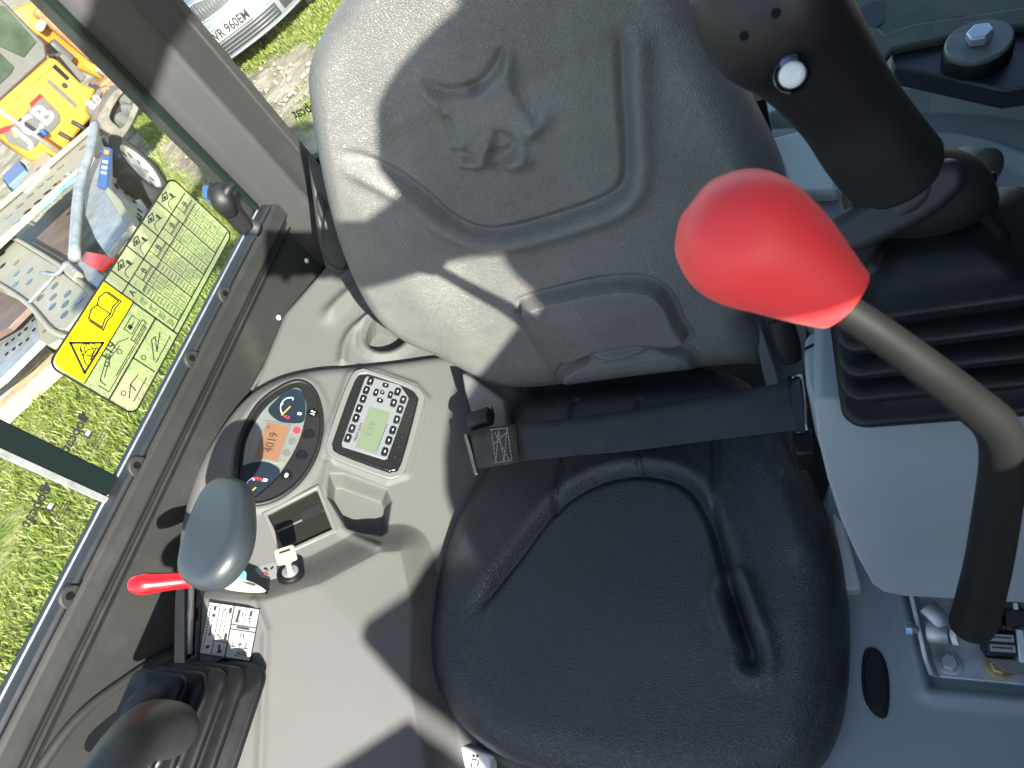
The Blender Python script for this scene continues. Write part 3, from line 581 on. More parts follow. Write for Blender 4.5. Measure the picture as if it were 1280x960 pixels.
# slot trim with the levers, cream link, blue plug
sl = thing('lever_slot', on(cp, 240, 780, .03), 'narrow dark lever slot at the outer edge of the console', 'slot')
ringslab('trim', [(230, 700), (256, 700), (248, 824), (230, 830)], [(233, 702), (252, 702), (245, 820), (233, 825)], cp, .038, .02, BLK, sl, bevel=.002)
slab('slot_floor', [(233, 702), (252, 702), (245, 820), (233, 825)], cp, .026, .004, GLOSS, sl)
tube('slot_bar', [on(cp, 240, 708, .032), on(cp, 236, 818, .032)], .004, CREAMM, sl, n=8)
lk = thing('linkage_lever', on(cp, 300, 725, .03), 'pale cast link below the black padded knob', 'lever link')
slab('link_plate', [(262, 722), (284, 717), (300, 722), (318, 728), (333, 738), (322, 740), (300, 739), (276, 734)], cp, .036, .006, CREAMM, lk, 2, bevel=.0015)
tube('link_rib', [on(cp, 284, 724, .038), on(cp, 302, 730, .038), on(cp, 318, 735, .038)], .0028, CREAMM, lk, n=8)
disc_prof('plug', on(cp, 302, 722, .034), CF.n, [(.0055, 0), (.0055, .009), (.004, .010)], WHITE, lk, n=16); disc_prof('plug_cap', on(cp, 303, 719, .044), CF.n, [(.005, 0), (.0048, .003)], mat('teal_cap', (.1, .35, .45), .4), lk, n=16)
slab('link_slot', [(318, 731), (337, 735), (334, 742), (322, 740)], cp, .033, .003, GLOSS, lk)
ld_ = thing('pad_lever', on(cp, 262, 690, .03), 'black padded lever knob standing over the console edge in front of the gauges', 'lever')
tube('stem', [on(cp, 285, 722, .03), D(285, 706, .69), D(275, 680, .665)], .008, CREAMM, ld_)
PDP = PL(D(262, 665, .615), (-.10, .05, 1)); slab('knob', [(268, 592), (286, 592), (296, 604), (297, 652), (286, 688), (264, 718), (242, 730), (222, 725), (214, 704), (228, 652), (248, 610)], PDP, 0, .030, mat('sky_tinted_soft_pad', (.030, .036, .044), .42, spec=.6, bump=.3, bscale=1100, bdist=.0003), ld_, 5, bevel=.0125, seg=6)  # sky reflection is put into the bluish colour of this black pad
rh = thing('red_lever', on(cp, 240, 735, .03), 'small red handled lever sticking out over the black sill panel', 'lever')
tube('handle', [D(168, 730, .665), D(180, 729.5, .665), D(200, 728, .67), D(222, 726, .675), D(236, 725, .68)], [.0088, .0112, .0098, .0088, .0085], RED, rh, cap=.005, n=28, sub=8)
tube('shank', [D(232, 725.5, .68), D(252, 728, .70), on(cp, 262, 730, .036)], .004, ZINC, rh)
# control label
cl = thing('control_label', on(cp, 285, 788, .04), 'white control pattern label with pictograms above the rubber boot, marked ISO', 'label')
L4 = [(262, 753), (324, 762), (312, 826), (250, 816)]
slab('label_rim', [(261, 752), (325, 761), (313, 827), (249, 817)], cp, .0397, .004, PRINT, cl, bevel=.0003); slab('paper', L4, cp, .0400, .001, LBL, cl)
def lp(a, b, h=.0404):   # a: left->right, b: top->bottom in the picture
    x = (1 - b) * ((1 - a) * L4[0][0] + a * L4[1][0]) + b * ((1 - a) * L4[3][0] + a * L4[2][0]); y = (1 - b) * ((1 - a) * L4[0][1] + a * L4[1][1]) + b * ((1 - a) * L4[3][1] + a * L4[2][1]); return on(cp, x, y, h)
mb = MB()
def lline(p, q, w=.0007):
    P, Q = lp(*p), lp(*q); t = Q - P; L = np.linalg.norm(t); t /= L; mb.box((P + Q) / 2, t * L / 2, np.cross(t, CF.n) * w / 2, CF.n * .0001)
for p, q, w_ in (((.5, 0), (.5, 1), .0014), ((.22, 0), (.22, 1), .0007), ((.5, .36), (1, .36), .0009), ((.5, .45), (1, .45), .0009), ((.75, 0), (.75, .36), .0006), ((.22, .72), (.5, .72), .0007)): lline(p, q, w_)
for b in np.arange(.05, .95, .06): lline((.03, b), (.05, b + .03), .0009)
for p, q, w_ in (((.12, .42), (.12, .65), .0012), ((.10, .62), (.14, .62), .002), ((.09, .88), (.16, .84), .003), ((.10, .24), (.16, .24), .003), ((.13, .05), (.13, .14), .0028), ((.35, .78), (.37, .95), .0022), ((.33, .94), (.42, .90), .0022), ((.62, .06), (.60, .28), .0026), ((.57, .30), (.64, .28), .0016), ((.68, .10), (.70, .2), .0008), ((.86, .05), (.85, .16), .0026), ((.83, .20), (.87, .30), .0008), ((.82, .20), (.88, .2), .0008), ((.62, .40), (.88, .40), .0022), ((.75, .50), (.72, .60), .0009), ((.78, .50), (.80, .60), .0009), ((.60, .68), (.62, .78), .0009), ((.58, .78), (.66, .78), .0009), ((.88, .66), (.86, .78), .0009), ((.83, .78), (.92, .78), .0009), ((.72, .85), (.76, .9), .0009), ((.76, .9), (.70, .95), .0009), ((.70, .72), (.80, .72), .0009), ((.75, .67), (.75, .77), .0009), ((.44, .05), (.44, .15), .003), ((.44, .55), (.44, .68), .003)): lline(p, q, w_)
for a in (.30, .38): 
    for b in np.arange(.15, .55, .08): lline((a, b), (a, b + .05), .0008)
mb.build('pictograms', PRINT, cl)
ux = nrm(lp(0, .5) - lp(1, .5)); uy = nrm(lp(.5, 1) - lp(.5, 0))
text('ISO', .0056, (lp(.84, .88), ux, uy), PRINT, cl, 'lettering')
text('V', .007, (lp(.33, .10), ux, uy), PRINT, cl, 'lettering'); text('N', .007, (lp(.31, .62), ux, uy), PRINT, cl, 'lettering')
# ------------------------------------------------------------------ bellows + joysticks
def bellows(name, levels, m, parent, **k):
    """levels: (centre, xdir, ydir, a, b, r) rings"""
    rings = []
    for c, x, y, a, b, r in levels:
        Q = rrect(a, b, r, 6); rings.append(np.asarray(c) + np.outer(Q[:, 0], x) + np.outer(Q[:, 1], y))
    return MB().loft(rings).build(name, m, parent, smooth=True, **k)
def make_boot(base, axis, x, y, A, B, H, n, shr, m, parent, lean=(0, 0, 0)):
    ax = nrm(axis); x = nrm(x); y = nrm(np.cross(ax, x)); L = []; lean = np.array(lean, float)
    L.append((base, x, y, A * 1.10, B * 1.10, .018)); L.append((base + ax * .005, x, y, A * 1.10, B * 1.10, .018)); L.append((base + ax * .007, x, y, A * 1.03, B * 1.03, .016))
    for k in range(n):
        f = 1 - shr * k / n; h = H * k / n; q = .012 + h; st = H / n
        for dz, s in ((0, .72), (.22, .72), (.36, .76), (.46, .93), (.53, .99), (.62, 1.0), (.72, 1.0), (.80, .985), (.87, .93), (.93, .76)):
            L.append((base + ax * (q + dz * st) + lean * ((q + dz * st) / H), x, y, A * f * s, B * f * s, .016 * f))
    f = 1 - shr; t = H + .016
    L += [(base + ax * t + lean, x, y, A * f * .7, B * f * .7, .012), (base + ax * (t + .01) + lean, x, y, A * f * .45, B * f * .45, .008)]
    bellows('rubber_boot', L, m, parent)
j1 = thing('right_joystick', on(cp, 262, 915, .03), 'lower left joystick with black bellows boot beside the control label', 'joystick')
b0 = on(cp, 262, 916, .036)
make_boot(b0, (.28, -.05, 1), (0, 1, 0), (0, 0, 1),   .066, .041, .085, 4, .34, RUB, j1, lean=(-.02, .0, 0))
tube('grip', [b0 + np.array((-.02, .0, .075)), D(214, 912, .60), D(186, 914, .55), D(156, 940, .50), D(118, 990, .46)], [(.018, .018), (.023, .023), (.0235, .0245), (.021, .022), (.018, .018)], GRIPM, j1, n=40, sub=8, cap=.012)
# ------------------------------------------------------------------ seat
seat = thing('operator_seat', (-.235, .3, -.15), 'black vinyl operator seat with embossed emblem on the backrest', 'seat')
SFm = Frame((-.235, .25, 0), (1, 0, 0), (0, 1, 0))
co = [(600, 575), (568, 625), (543, 685), (527, 750), (522, 805), (531, 855), (560, 903), (612, 943), (690, 966), (780, 982), (880, 990), (960, 982), (1012, 958), (1040, 915), (1054, 860), (1059, 790), (1056, 725), (1043, 655), (1018, 600), (990, 560), (965, 500), (930, 462), (860, 440), (740, 440), (660, 462), (625, 520)]
cu_ = SFm.poly(cr(co, 5))
CEN = SFm.poly(cr([(590, 778), (618, 735), (650, 692), (676, 655), (706, 624), (745, 601), (790, 590), (835, 594), (868, 612), (888, 645), (903, 690), (918, 745), (934, 800), (941, 822)], 5, False))
GR2 = SFm.poly(cr([(893, 545), (896, 600), (893, 640), (902, 680), (915, 720)], 4, False)); SE1 = SFm.poly(cr([(718, 500), (706, 560), (700, 600), (694, 640)], 4, False))
SE2 = SFm.poly([(800, 500), (800, 592)]); RV = SFm.poly(cr([(915, 740), (925, 770), (936, 800), (940, 824)], 4, False)); ST = SFm.poly([(893, 500), (893, 625)]); LB = SFm.poly(cr([(975, 560), (1000, 620), (1010, 680)], 4, False))
BU = SFm.poly([(600, 900), (800, 930), (980, 900)])
def hcush(P):
    d, s, t = sd(P, CEN, False); fade = sm(t, 0, .10) * (1 - sm(t, .93, 1.0)) ; x = d * s
    # outside of the arch is the side with s>0 or s<0 ; ridge outside, valley inside
    h = fade * (.0075 * np.exp(-((x - .013) / .013) ** 2) - .0095 * np.exp(-((x + .002) / .006) ** 2)) + .004 * np.exp(-((x - .03) / .02) ** 2) * fade
    h += .006 * np.exp(-(((P[:, 0]) / .15) ** 2 + ((P[:, 1] - .02) / .13) ** 2)) - .010 * np.exp(-(((P[:, 0] - .01) / .10) ** 2 + ((P[:, 1] - .02) / .10) ** 2))
    d, s, t = sd(P, GR2, False); h -= .006 * np.exp(-(d / .006) ** 2); d, s, t = sd(P, SE1, False); h -= .005 * np.exp(-(d / .005) ** 2)
    d, s, t = sd(P, SE2, False); h -= .004 * np.exp(-(d / .004) ** 2)
    d, s, t = sd(P, RV, False); h -= .009 * np.exp(-(d / .006) ** 2); h += .006 * np.exp(-((d - .018) / .008) ** 2)
    d, s, t = sd(P, LB, False); h += .008 * np.exp(-(d / .02) ** 2)
    h += .012 * sm(np.abs(P[:, 0]), .12, .24) * sm(-P[:, 1], -.25, .1)
    h -= .05 * sm(P[:, 1], .20, .30)
    return h
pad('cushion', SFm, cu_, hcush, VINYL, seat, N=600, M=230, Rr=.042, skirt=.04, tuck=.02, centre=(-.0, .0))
# stitches
mb = MB()
for k in range(22):
    t = k / 21; x, y = 866 + 3 * t, 560 + 75 * t
base2 = [SFm.uv(*p) for p in ((560, 560), (530, 640), (515, 730), (514, 790), (530, 850), (600, 935), (700, 975), (900, 1000), (1030, 960), (1062, 850), (1062, 700), (1040, 600), (960, 480), (650, 470))]
SB = Frame((-.235, .25, -.06), (1, 0, 0), (0, 1, 0))
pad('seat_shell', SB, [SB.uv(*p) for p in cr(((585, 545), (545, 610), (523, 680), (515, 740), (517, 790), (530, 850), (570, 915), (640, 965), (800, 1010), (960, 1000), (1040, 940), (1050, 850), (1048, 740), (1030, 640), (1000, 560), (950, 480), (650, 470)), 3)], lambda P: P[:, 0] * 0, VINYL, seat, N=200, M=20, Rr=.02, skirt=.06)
# backrest
BF = Frame((-.235, .479, 0), (1, 0, 0), (0, .196, .981))
bo_ = [(372, 95), (376, 150), (388, 215), (405, 285), (427, 345), (455, 395), (495, 433), (545, 458), (590, 482), (630, 497), (700, 494), (780, 484), (860, 475), (925, 470), (957, 467), (952, 435), (940, 405), (975, 380), (992, 310), (985, 250), (968, 205), (935, 140), (900, 72), (868, 5), (840, -50), (780, -95), (690, -120), (580, -105), (490, -65), (430, -10), (392, 45)]
bu = BF.poly(cr(bo_, 4))
G1 = BF.poly(cr([(776, 26), (783, 60), (784, 110), (787, 160), (789, 205), (785, 232), (770, 250), (740, 264), (700, 277), (655, 290), (618, 296), (590, 292), (560, 277), (530, 250), (500, 226), (470, 206), (440, 192), (420, 186)], 4, False))
LU1 = BF.poly(cr([(650, 385), (662, 374), (700, 364), (745, 354), (785, 350), (815, 354), (835, 370), (848, 398), (858, 424), (800, 434), (740, 443), (700, 446), (672, 416)], 4))
LU2 = BF.poly(cr([(700, 470), (720, 450), (750, 436), (790, 429), (830, 430), (862, 440), (873, 460), (872, 480), (800, 495), (720, 500)], 4))
LUS = BF.poly(cr([(648, 395), (668, 425), (690, 460), (700, 500)], 4, False))
CEY = []
EM = [([(632, 58), (636, 75), (640, 100)], .006, .0045), ([(632, 58), (622, 80), (608, 100), (590, 112)], -.006, .004), ([(590, 112), (565, 116), (545, 112), (524, 103)], -.0045, .004), ([(524, 103), (540, 122), (556, 140)], .006, .0045),
      ([(556, 140), (562, 160), (568, 178)], -.003, .004), ([(640, 100), (655, 130), (668, 145)], -.004, .004), ([(665, 162), (676, 150)], .0065, .008), ([(641, 205), (655, 202)], .006, .0065), ([(580, 205), (600, 205), (606, 190), (612, 178)], .0055, .0045), ([(566, 180), (576, 182)], .005, .0045),
      ([(625, 170), (640, 180), (632, 195)], -.005, .005), ([(598, 160), (620, 158)], .002, .02), ([(576, 190), (586, 196)], -.004, .004), ([(620, 190), (622, 210)], -.004, .005)]
EM = [(BF.poly(cr(p, 3, False) if len(p) > 2 else p), a, w_) for p, a, w_ in EM]
EMB = BF.poly(cr([(524, 102), (560, 116), (600, 105), (632, 58), (645, 100), (668, 140), (684, 160), (664, 178), (660, 205), (630, 215), (600, 208), (572, 196), (560, 165), (552, 135)], 2))
def hback(P):
    d, s, t = sd(P, G1, False); fade = sm(t, 0, .05) * (1 - sm(t, .9, 1.0)); x = d * s
    global _s
    # inner field (emblem side) lies lower
    h = fade * (-.011 * np.exp(-((x - SG * .004) / .0065) ** 2) + .0085 * np.exp(-((x + SG * .012) / .011) ** 2))
    d1, s1, _ = sd(P, np.vstack([G1])); h -= .003 * (1 - sm(d1 * s1, -.02, .0)) 
    d, s, _ = sd(P, LU1); h += .017 * (1 - sm(d * s, -.008, .0)); h -= .006 * np.exp(-((d * s - .003) / .004) ** 2)
    d, s, _ = sd(P, LU2); h += .016 * (1 - sm(d * s, -.008, .0)); h -= .006 * np.exp(-((d * s - .003) / .004) ** 2)
    d, s, _ = sd(P, LUS, False); h -= .004 * np.exp(-(d / .005) ** 2)
    d, s, _ = sd(P, EMB); h += .0035 * (1 - sm(d * s, -.010, .002))
    for p, a, w_ in EM: d, s, _ = sd(P, p, False); h += 1.35 * a * np.exp(-(d / (w_ * 1.45)) ** 2)
    h += .016 * sm(np.abs(P[:, 0] + .01), .13, .23) * sm(P[:, 1], .05, .2)
    h -= .008 * np.exp(-((P[:, 1] - .0) / .02) ** 2)
    return h
d, s, t = sd(BF.poly([(640, 200)]), G1, False); SG = float(s[0])
d, s, t = sd(SFm.poly([(780, 750)]), CEN, False); CSG = float(s[0])
if CSG > 0: CEN = CEN[::-1]
pad('backrest', BF, bu, hback, VINYL_LIT, seat, N=620, M=230, Rr=.036, skirt=.045, tuck=.02, centre=BF.uv(665, 230))
# frame hinges / brackets beside the seat
slab('recliner_cover', [(576, 466), (600, 480), (628, 500), (640, 560), (600, 560), (590, 520), (580, 490)], PL((-.5, .46, .03), (0, -.6, .8)), 0, .02, DGREY, seat, bevel=.004)
slab('side_bracket', [(930, 396), (948, 402), (962, 440), (975, 480), (958, 486), (948, 440)], PL((-.06, .5, .02), (0, -.7, .7)), .0, .012, DGREY, seat, 2, bevel=.002)
slab('back_bracket', [(950, 395), (985, 390), (1008, 392), (1006, 470), (985, 476), (960, 480)], PL((-.04, .52, .0), (0, -.8, .6)), -.01, .01, DGREY, seat, 2, bevel=.002)
tube('tension_lever', [D(976, 402, .66), D(984, 430, .67), D(990, 450, .68)], [(.006, .012), (.006, .013), (.006, .010)], BLK, seat, cap=.004)
# under-seat switch plate (white)
slab('slider_tab', [(563, 934), (568, 928), (612, 944), (612, 975), (560, 970)], PL((-.42, .03, -.055), (0, -.25, 1)), 0, .02, WHITE, seat, 1, bevel=.003)
tabp = PL((-.42, .03, -.055), (0, -.25, 1)); mb = MB()
for (x, y, a, b) in ((592, 945, .0012, .0012), (597, 945, .0012, .0012), (593, 950, .004, .0004), (598, 954, .0004, .004), (590, 955, .0004, .004)): mb.box(on(tabp, x, y, .0004), (a, 0, 0), (0, b, 0), (0, 0, .0003))
mb.build('tab_symbol', PRINT, seat)
# ------------------------------------------------------------------ seat belt
bl = thing('seat_belt', (-.24, .42, .05), 'dark lap belt lying across the seat below the backrest', 'seat belt')
top = [(626, 533), (700, 525), (780, 514), (860, 500), (930, 488), (1000, 474)]; bot = [(632, 578), (700, 571), (780, 564), (860, 554), (930, 545), (1003, 536)]
def zz(t): return .050 - .012 * math.sin(t * 3.14) + .03 * t
def zp(x, y, z): return on(PL((0, 0, z), (0, 0, 1)), x, y)
T = cr(top, 6, False); Bt = cr(bot, 6, False); n = len(T); V = []; Fc = []
for i in range(n):
    t = i / (n - 1)
    for j in range(5): f = j / 4; V.append(zp(*(T[i] * (1 - f) + Bt[i] * f), zz(t) + .002 * math.sin(f * 3.14) - .004 * f))
for i in range(n - 1):
    for j in range(4): a = i * 5 + j; Fc.append((a, a + 1, a + 6, a + 5))
mk('webbing', V, Fc, WEB, bl, smooth=True, solid=.0022)
# folded end, buckle at left, slot at right
V = []; ft = [(645, 531), (628, 532.5), (600, 536), (590, 540), (586, 546)]; fb_ = [(649, 577), (634, 580), (606, 584), (599, 585), (597, 588)]; fz = (.054, .056, .057, .052, .035)
for k in range(5):
    for j in range(5): f = j / 4; V.append(zp(ft[k][0] * (1 - f) + fb_[k][0] * f, ft[k][1] * (1 - f) + fb_[k][1] * f, fz[k]))
Fc = [(i * 5 + j, i * 5 + j + 1, i * 5 + j + 6, i * 5 + j + 5) for i in range(4) for j in range(4)]
fold = mk('folded_end', V, Fc, mat('sunlit_webbing', (.13, .125, .115), .8, spec=.2, bump=.7, bscale=700, kind='weave', var=.15, vscale=60), bl, smooth=True, solid=.003)  # same belt webbing, sunlit look of this end put into the colour
mb = MB()
for p, q in (((614, 536), (620, 578)), ((620, 578), (623, 538)), ((623, 538), (630, 576)), ((630, 576), (634, 535)), ((612, 537), (635, 535)), ((617, 579), (640, 575)), ((634, 535), (640, 575)), ((616, 556), (634, 540)), ((618, 540), (636, 574))):
    P = zp(*p, .0585); Q = zp(*q, .0585); t = Q - P; L = np.linalg.norm(t); t /= L
    for k in range(9): mb.box(P + t * L * (k + .5) / 9, t * L / 26, np.cross(t, (0, 0, 1)) * .0004, (0, 0, .0003))
mb.build('stitching', THREAD, fold)['kind'] = 'stuff'
tube('buckle_bar', [zp(583, 545, .045), zp(596, 592, .045)], .0035, CHROME, bl, cap=.003)
tube('buckle_block', [zp(590, 527, .05), zp(612, 520, .055)], [(.010, .012), (.010, .012)], BLK, bl, cap=.004, power=4)
tube('buckle_bar', [zp(600, 516, .05), zp(614, 512, .05)], .005, CHROME, bl, cap=.003)
slab('anchor_slot', [(984, 470), (1000, 466), (1009, 540), (994, 541)], PL((-.03, .4, .085), (0, 0, 1)), .003, .006, GLOSS, bl, bevel=.001)
tube('slot_edge', [zp(990, 472, .09), zp(1003, 474, .09), zp(1009, 538, .088)], .0018, CHROME, bl, n=8)
slab('anchor_block', [(990, 536), (1016, 534), (1020, 566), (996, 568), (991, 560)], PL((-.03, .35, .05), (0, 0, 1)), 0, .04, BLK, bl, bevel=.003)
# ------------------------------------------------------------------ right armrest console
AF = PL((.05, .297, .2), (0, -.815, .581))
ac = thing('left_arm_console', (.1, .3, 0), 'blue grey arm console under the upper right joystick, angled front face', 'arm console')
fo = [(1016, 506), (1024, 499), (1100, 500), (1400, 506), (1480, 520), (1480, 768), (1300, 757), (1200, 751), (1130, 747), (1105, 742), (1090, 732), (1070, 695), (1050, 650), (1034, 600), (1022, 550)]
P = [on(AF, *p) for p in fo]; back = [p + np.array((.012, .13, 0)) for p in P]
MB().prism(P[::-1], back[::-1]).build('housing', GREY2, ac, bevel=.014, seg=4)
top_z = max(p[2] for p in P)
slab('rear_cap', [(1006, 424), (1030, 414), (1062, 408), (1090, 470), (1060, 500), (1014, 500)], PL((0, 0, top_z), (0, 0, 1)), -.008, .09, GREY2, ac, 3, bevel=.008)
slab('top_deck', [(1030, 410), (1130, 330), (1400, 260), (1500, 480), (1400, 500), (1040, 488)], PL((0, 0, top_z), (0, 0, 1)), -.006, .1, GREY2, ac, bevel=.006)
tube('cap_joint', [on(PL((0, 0, top_z), (0, 0, 1)), *p, -.0075) for p in ((1005, 437), (1020, 430), (1045, 428))], .0012, GLOSS, ac, n=6)
TZ = PL((0, 0, top_z), (0, 0, 1))
j2 = thing('left_joystick', on(TZ, 1200, 430), 'upper right joystick with white thumb button and black bellows boot', 'joystick')
c0 = on(TZ, 1170, 430, -.001); print('boot base', c0)
c0 = c0 + np.array((.018, .0, 0))
make_boot(c0, (-.03, .0, 1), (1, 0, 0), (0, 1, 0), .082, .064, .100, 4, .32, RUB, j2, lean=(-.02, .0, 0))
# boot top cap
cpx = PL(c0 + np.array((0, 0, .125)), (0, -.35, 1))
slab('boot_cap', [(1078, 330), (1100, 296), (1190, 230), (1236, 244), (1272, 290), (1254, 312), (1150, 342), (1090, 350)], cpx, 0, .03, RUB, j2, 1, bevel=.008, seg=3)
tube('collar', [D(1165, 262, .445), D(1140, 245, .43), D(1108, 233, .415)], [(.040, .028), (.044, .032), (.030, .026)], GRIPM, j2, cap=.012, n=40, hint=BX)
slab('collar_lip', [(1036, 288), (1048, 270), (1100, 240), (1165, 205), (1196, 200), (1208, 216), (1202, 240), (1160, 275), (1100, 305), (1072, 316), (1050, 308)], PL(D(1120, 260, .402), -ray(1120, 150)), .0, .024, GRIPM, j2, 3, bevel=.009, seg=4)
tube('grip', [D(1118, 215, .410), D(1088, 178, .395), D(1052, 125, .375), D(1005, 62, .345), D(965, 18, .325), D(945, -40, .315)], [(.0285, .0275), (.028, .026), (.0265, .025), (.029, .028), (.034, .031), (.034, .03)], GRIPM, j2, cap=.01, n=48, sub=10, hint=BX, power=2.3)
bc = D(990, 93, .312)
bn = nrm(CAM - bc); bn = nrm(bn + BZ * 0 + np.array((.0, -.25, .1)))
disc_prof('button_socket', bc - bn * .004, bn, [(.0088, 0), (.0088, .0035), (.0078, .004), (.0068, .002)], GLOSS, j2, n=32)
disc_prof('thumb_button', bc - bn * .001, bn, [(.0058, 0), (.0060, .004), (.0056, .0056), (.0038, .0064), (.001, .0066)], WHITE, j2, n=32, smooth=True)
tube('rocker', [D(983, 80, .312), D(996, 72, .314)], .0035, mat('blue_grey_button', (.1, .13, .2), .2), j2, cap=.003)
for (x, y) in ((970, 17), (930, 45)): disc_prof('screw_hole', D(x, y, .296), -ray(x, y), [(.0022, 0), (.002, .0008)], GLOSS, j2, n=14)
# ------------------------------------------------------------------ red knob lever in the foreground
kl = thing('red_knob_lever', D(1215, 790, .47), 'bent black lever with big matt red knob in the foreground', 'lever')
tube('shaft', [D(1050, 385, .222), D(1100, 418, .228), D(1160, 462, .238), D(1215, 505, .252), D(1246, 535, .264), D(1254, 575, .285), D(1246, 640, .33), D(1234, 710, .39), D(1221, 762, .44), D(1215, 780, .455)],
     [.0060, .0063, .0069, .0076, .0083, .0090, .0104, .0122, .0138, .0140], SHAFT, kl, cap=.008, n=40, sub=8)
kax = [(862, 256), (864, 257.5), (872, 262.5), (886, 271.5), (908, 285), (937, 303), (975, 325), (1015, 351), (1045, 370), (1054, 376), (1057, 378)]
tube('knob', [D(x, y, .222) for x, y in kax], [.0010, .0075, .0132, .0182, .0220, .0231, .0206, .0164, .0128, .0115, .0085], KNOBM, kl, n=64, sub=8)
# ------------------------------------------------------------------ bracket, bolts, connectors at lower right
FZ = PL((0, 0, -.02), (0, 0, 1)); LZ = PL((0, 0, -.055), (0, 0, 1))
br = thing('lever_bracket', on(FZ, 1200, 820), 'zinc plated bracket with bolts under the arm console', 'bracket')
slab('base_plate', [(1166, 835), (1150, 745), (1330, 745), (1320, 860), (1172, 846)], FZ, 0, .004, ZINC, br, bevel=.001)
e0 = [on(FZ, *p, 0) for p in ((1141, 747), (1152, 790), (1162, 830), (1170, 847))]; up = [p + np.array((-.006, 0, .045 - .012 * i)) for i, p in enumerate(e0)]
MB().prism(e0 + up[::-1], [p + np.array((.004, 0, 0)) for p in e0 + up[::-1]]).build('side_flange', ZINC, br, bevel=.0008)
def bolt(c, axis, s, m, parent, nm='bolt', washer=True):
    ax = nrm(axis); h = nrm(np.cross(ax, (.3, 1, .1))); g = np.cross(ax, h)
    ring = lambda r, z, k=6, off=0: [c + ax * z + h * r * math.cos(i / k * 6.2832 + off) + g * r * math.sin(i / k * 6.2832 + off) for i in range(k)]
    MB().loft([ring(s, s * .15), ring(s, s * .85), ring(s * .86, s)]).build(nm, m, parent, bevel=s * .06)
    if washer: disc_prof('washer', c, ax, [(s * 1.45, 0), (s * 1.45, s * .14), (s * 1.2, s * .2)], m, parent, n=28)
bolt(on(FZ, 1186, 829, .001), (0, 0, 1), .0072, ZINC, br); bolt(on(FZ, 1248, 834, .001), (0, 0, 1), .0072, BRASS, br)
nt_ = D(1141, 786, .57); bolt(nt_, (-1, 0, .1), .0065, mat('blue_nut', (.25, .4, .5), .3, metal=.5), br, 'nut', False)
tube('stud', [D(1135, 785, .57), D(1145, 787, .57)], .0035, ZINC, br, cap=.002)
tube('pivot_tube', [D(1160, 790, .56), D(1186, 793, .55)], .0085, ZINC, br, cap=.001)
tube('pivot_strut', [D(1158, 757, .56), D(1190, 788, .55)], [(.004, .008), (.004, .008)], ZINC, br, n=8, power=4)
disc_prof('spacer', D(1190, 797, .53), (1, 0, .3), [(.006, 0), (.006, .004)], WHITE, br, n=20)
cn = thing('relay_block', on(FZ, 1255, 800, .02), 'black relay with two small white barcode labels at the right edge', 'relay')
RP = PL(on(FZ, 1255, 800, .035), (0, -.35, 1)); slab('housing', [(1231, 790), (1270, 790), (1276, 822), (1233, 820)], RP, 0, .035, BLK, cn, bevel=.002)
slab('clip_bar', [(1270, 786), (1280, 787), (1286, 830), (1274, 828)], RP, .003, .02, ZINC, cn, bevel=.001)
slab('connector', [(1235, 768), (1254, 768), (1254, 786), (1237, 786)], RP, .002, .02, BLK, cn, bevel=.0015); slab('connector', [(1256, 762), (1290, 762), (1292, 784), (1258, 785)], RP, .0, .02, BLK, cn, bevel=.0015)
slab('connector_base', [(1232, 822), (1300, 826), (1300, 845), (1260, 842)], RP, -.01, .02, DGREY, cn, bevel=.0015)
for (y, s) in ((792, 0), (805, 1)):
    L_ = slab('barcode_label', cr([(1235 + s * 2, y), (1267 + s * 2, y + 2), (1268 + s * 2, y + 11), (1236 + s * 2, y + 9)], 1), RP, .0006, .0005, LBL, cn, bevel=.0002); mb = MB()
    for k in range(16): mb.box(on(RP, 1239 + s * 2 + k * 1.6, y + 4 + k * .1, .0009), (.0002 + .0002 * (k % 3 == 0), 0, 0), (0, .0008, 0), (0, 0, .0001))
    mb.build('barcode', PRINT, L_)['kind'] = 'stuff'
slab('circuit_strip', [(1240, 752), (1275, 752), (1278, 764), (1240, 764)], RP, -.012, .004, mat('green_board', (.12, .18, .1), .6), cn)
slab('end_clip', [(1267, 754), (1272, 754), (1273, 762), (1268, 762)], RP, .004, .004, WHITE, cn)
# lower gray side cover with the plug
FF = Frame((.1, 0, -.06), (1, 0, 0), (0, 1, 0))
fl = thing('lower_cover', (.1, .05, -.1), 'smooth blue grey floor side cover at the lower right', 'cover')
fo2 = [FF.uv(*p) for p in ((1036, 600), (1056, 640), (1100, 700), (1400, 700), (1500, 800), (1500, 1200), (960, 1200), (940, 1000), (1000, 700))]
RID = FF.poly([(1150, 870), (1200, 878), (1500, 890)]); RCS = FF.poly([(1135, 740), (1165, 858), (1500, 884), (1500, 740)])
def hfl(P):
    d, s, _ = sd(P, RCS); h = -.012 * (1 - sm(d * s, -.004, .004)); h += .006 * np.exp(-((d * s - .008) / .007) ** 2)
    return h
pad('panel', FF, fo2, hfl, GREY2, fl, N=300, M=160, Rr=.012, skirt=.05, tuck=-.01, centre=FF.uv(1180, 900))
pg_ = thing('rubber_plug', on(FF.pl, 1093, 853), 'long black oval rubber plug in the lower cover', 'plug')
pp = cr([(1082, 812), (1092, 809), (1103, 818), (1110, 838), (1112, 865), (1110, 890), (1104, 898), (1092, 892), (1081, 875), (1077, 850), (1078, 825)], 3)
slab('rim', pp, FF.pl, .003, .004, RUB, pg_, bevel=.0012); pc = pp.mean(0); slab('face', pc + (pp - pc) * .82, FF.pl, .0042, .002, RUB, pg_, bevel=.001)
wb = thing('white_trim_block', on(FF.pl, 1062, 700), 'off white plastic block between the seat and the arm console', 'trim')
slab('block', [(1040, 640), (1056, 655), (1077, 736), (1052, 738), (1046, 690)], FF.pl, .02, .03, mat('off_white', (.6, .57, .53), .5), wb, bevel=.003)
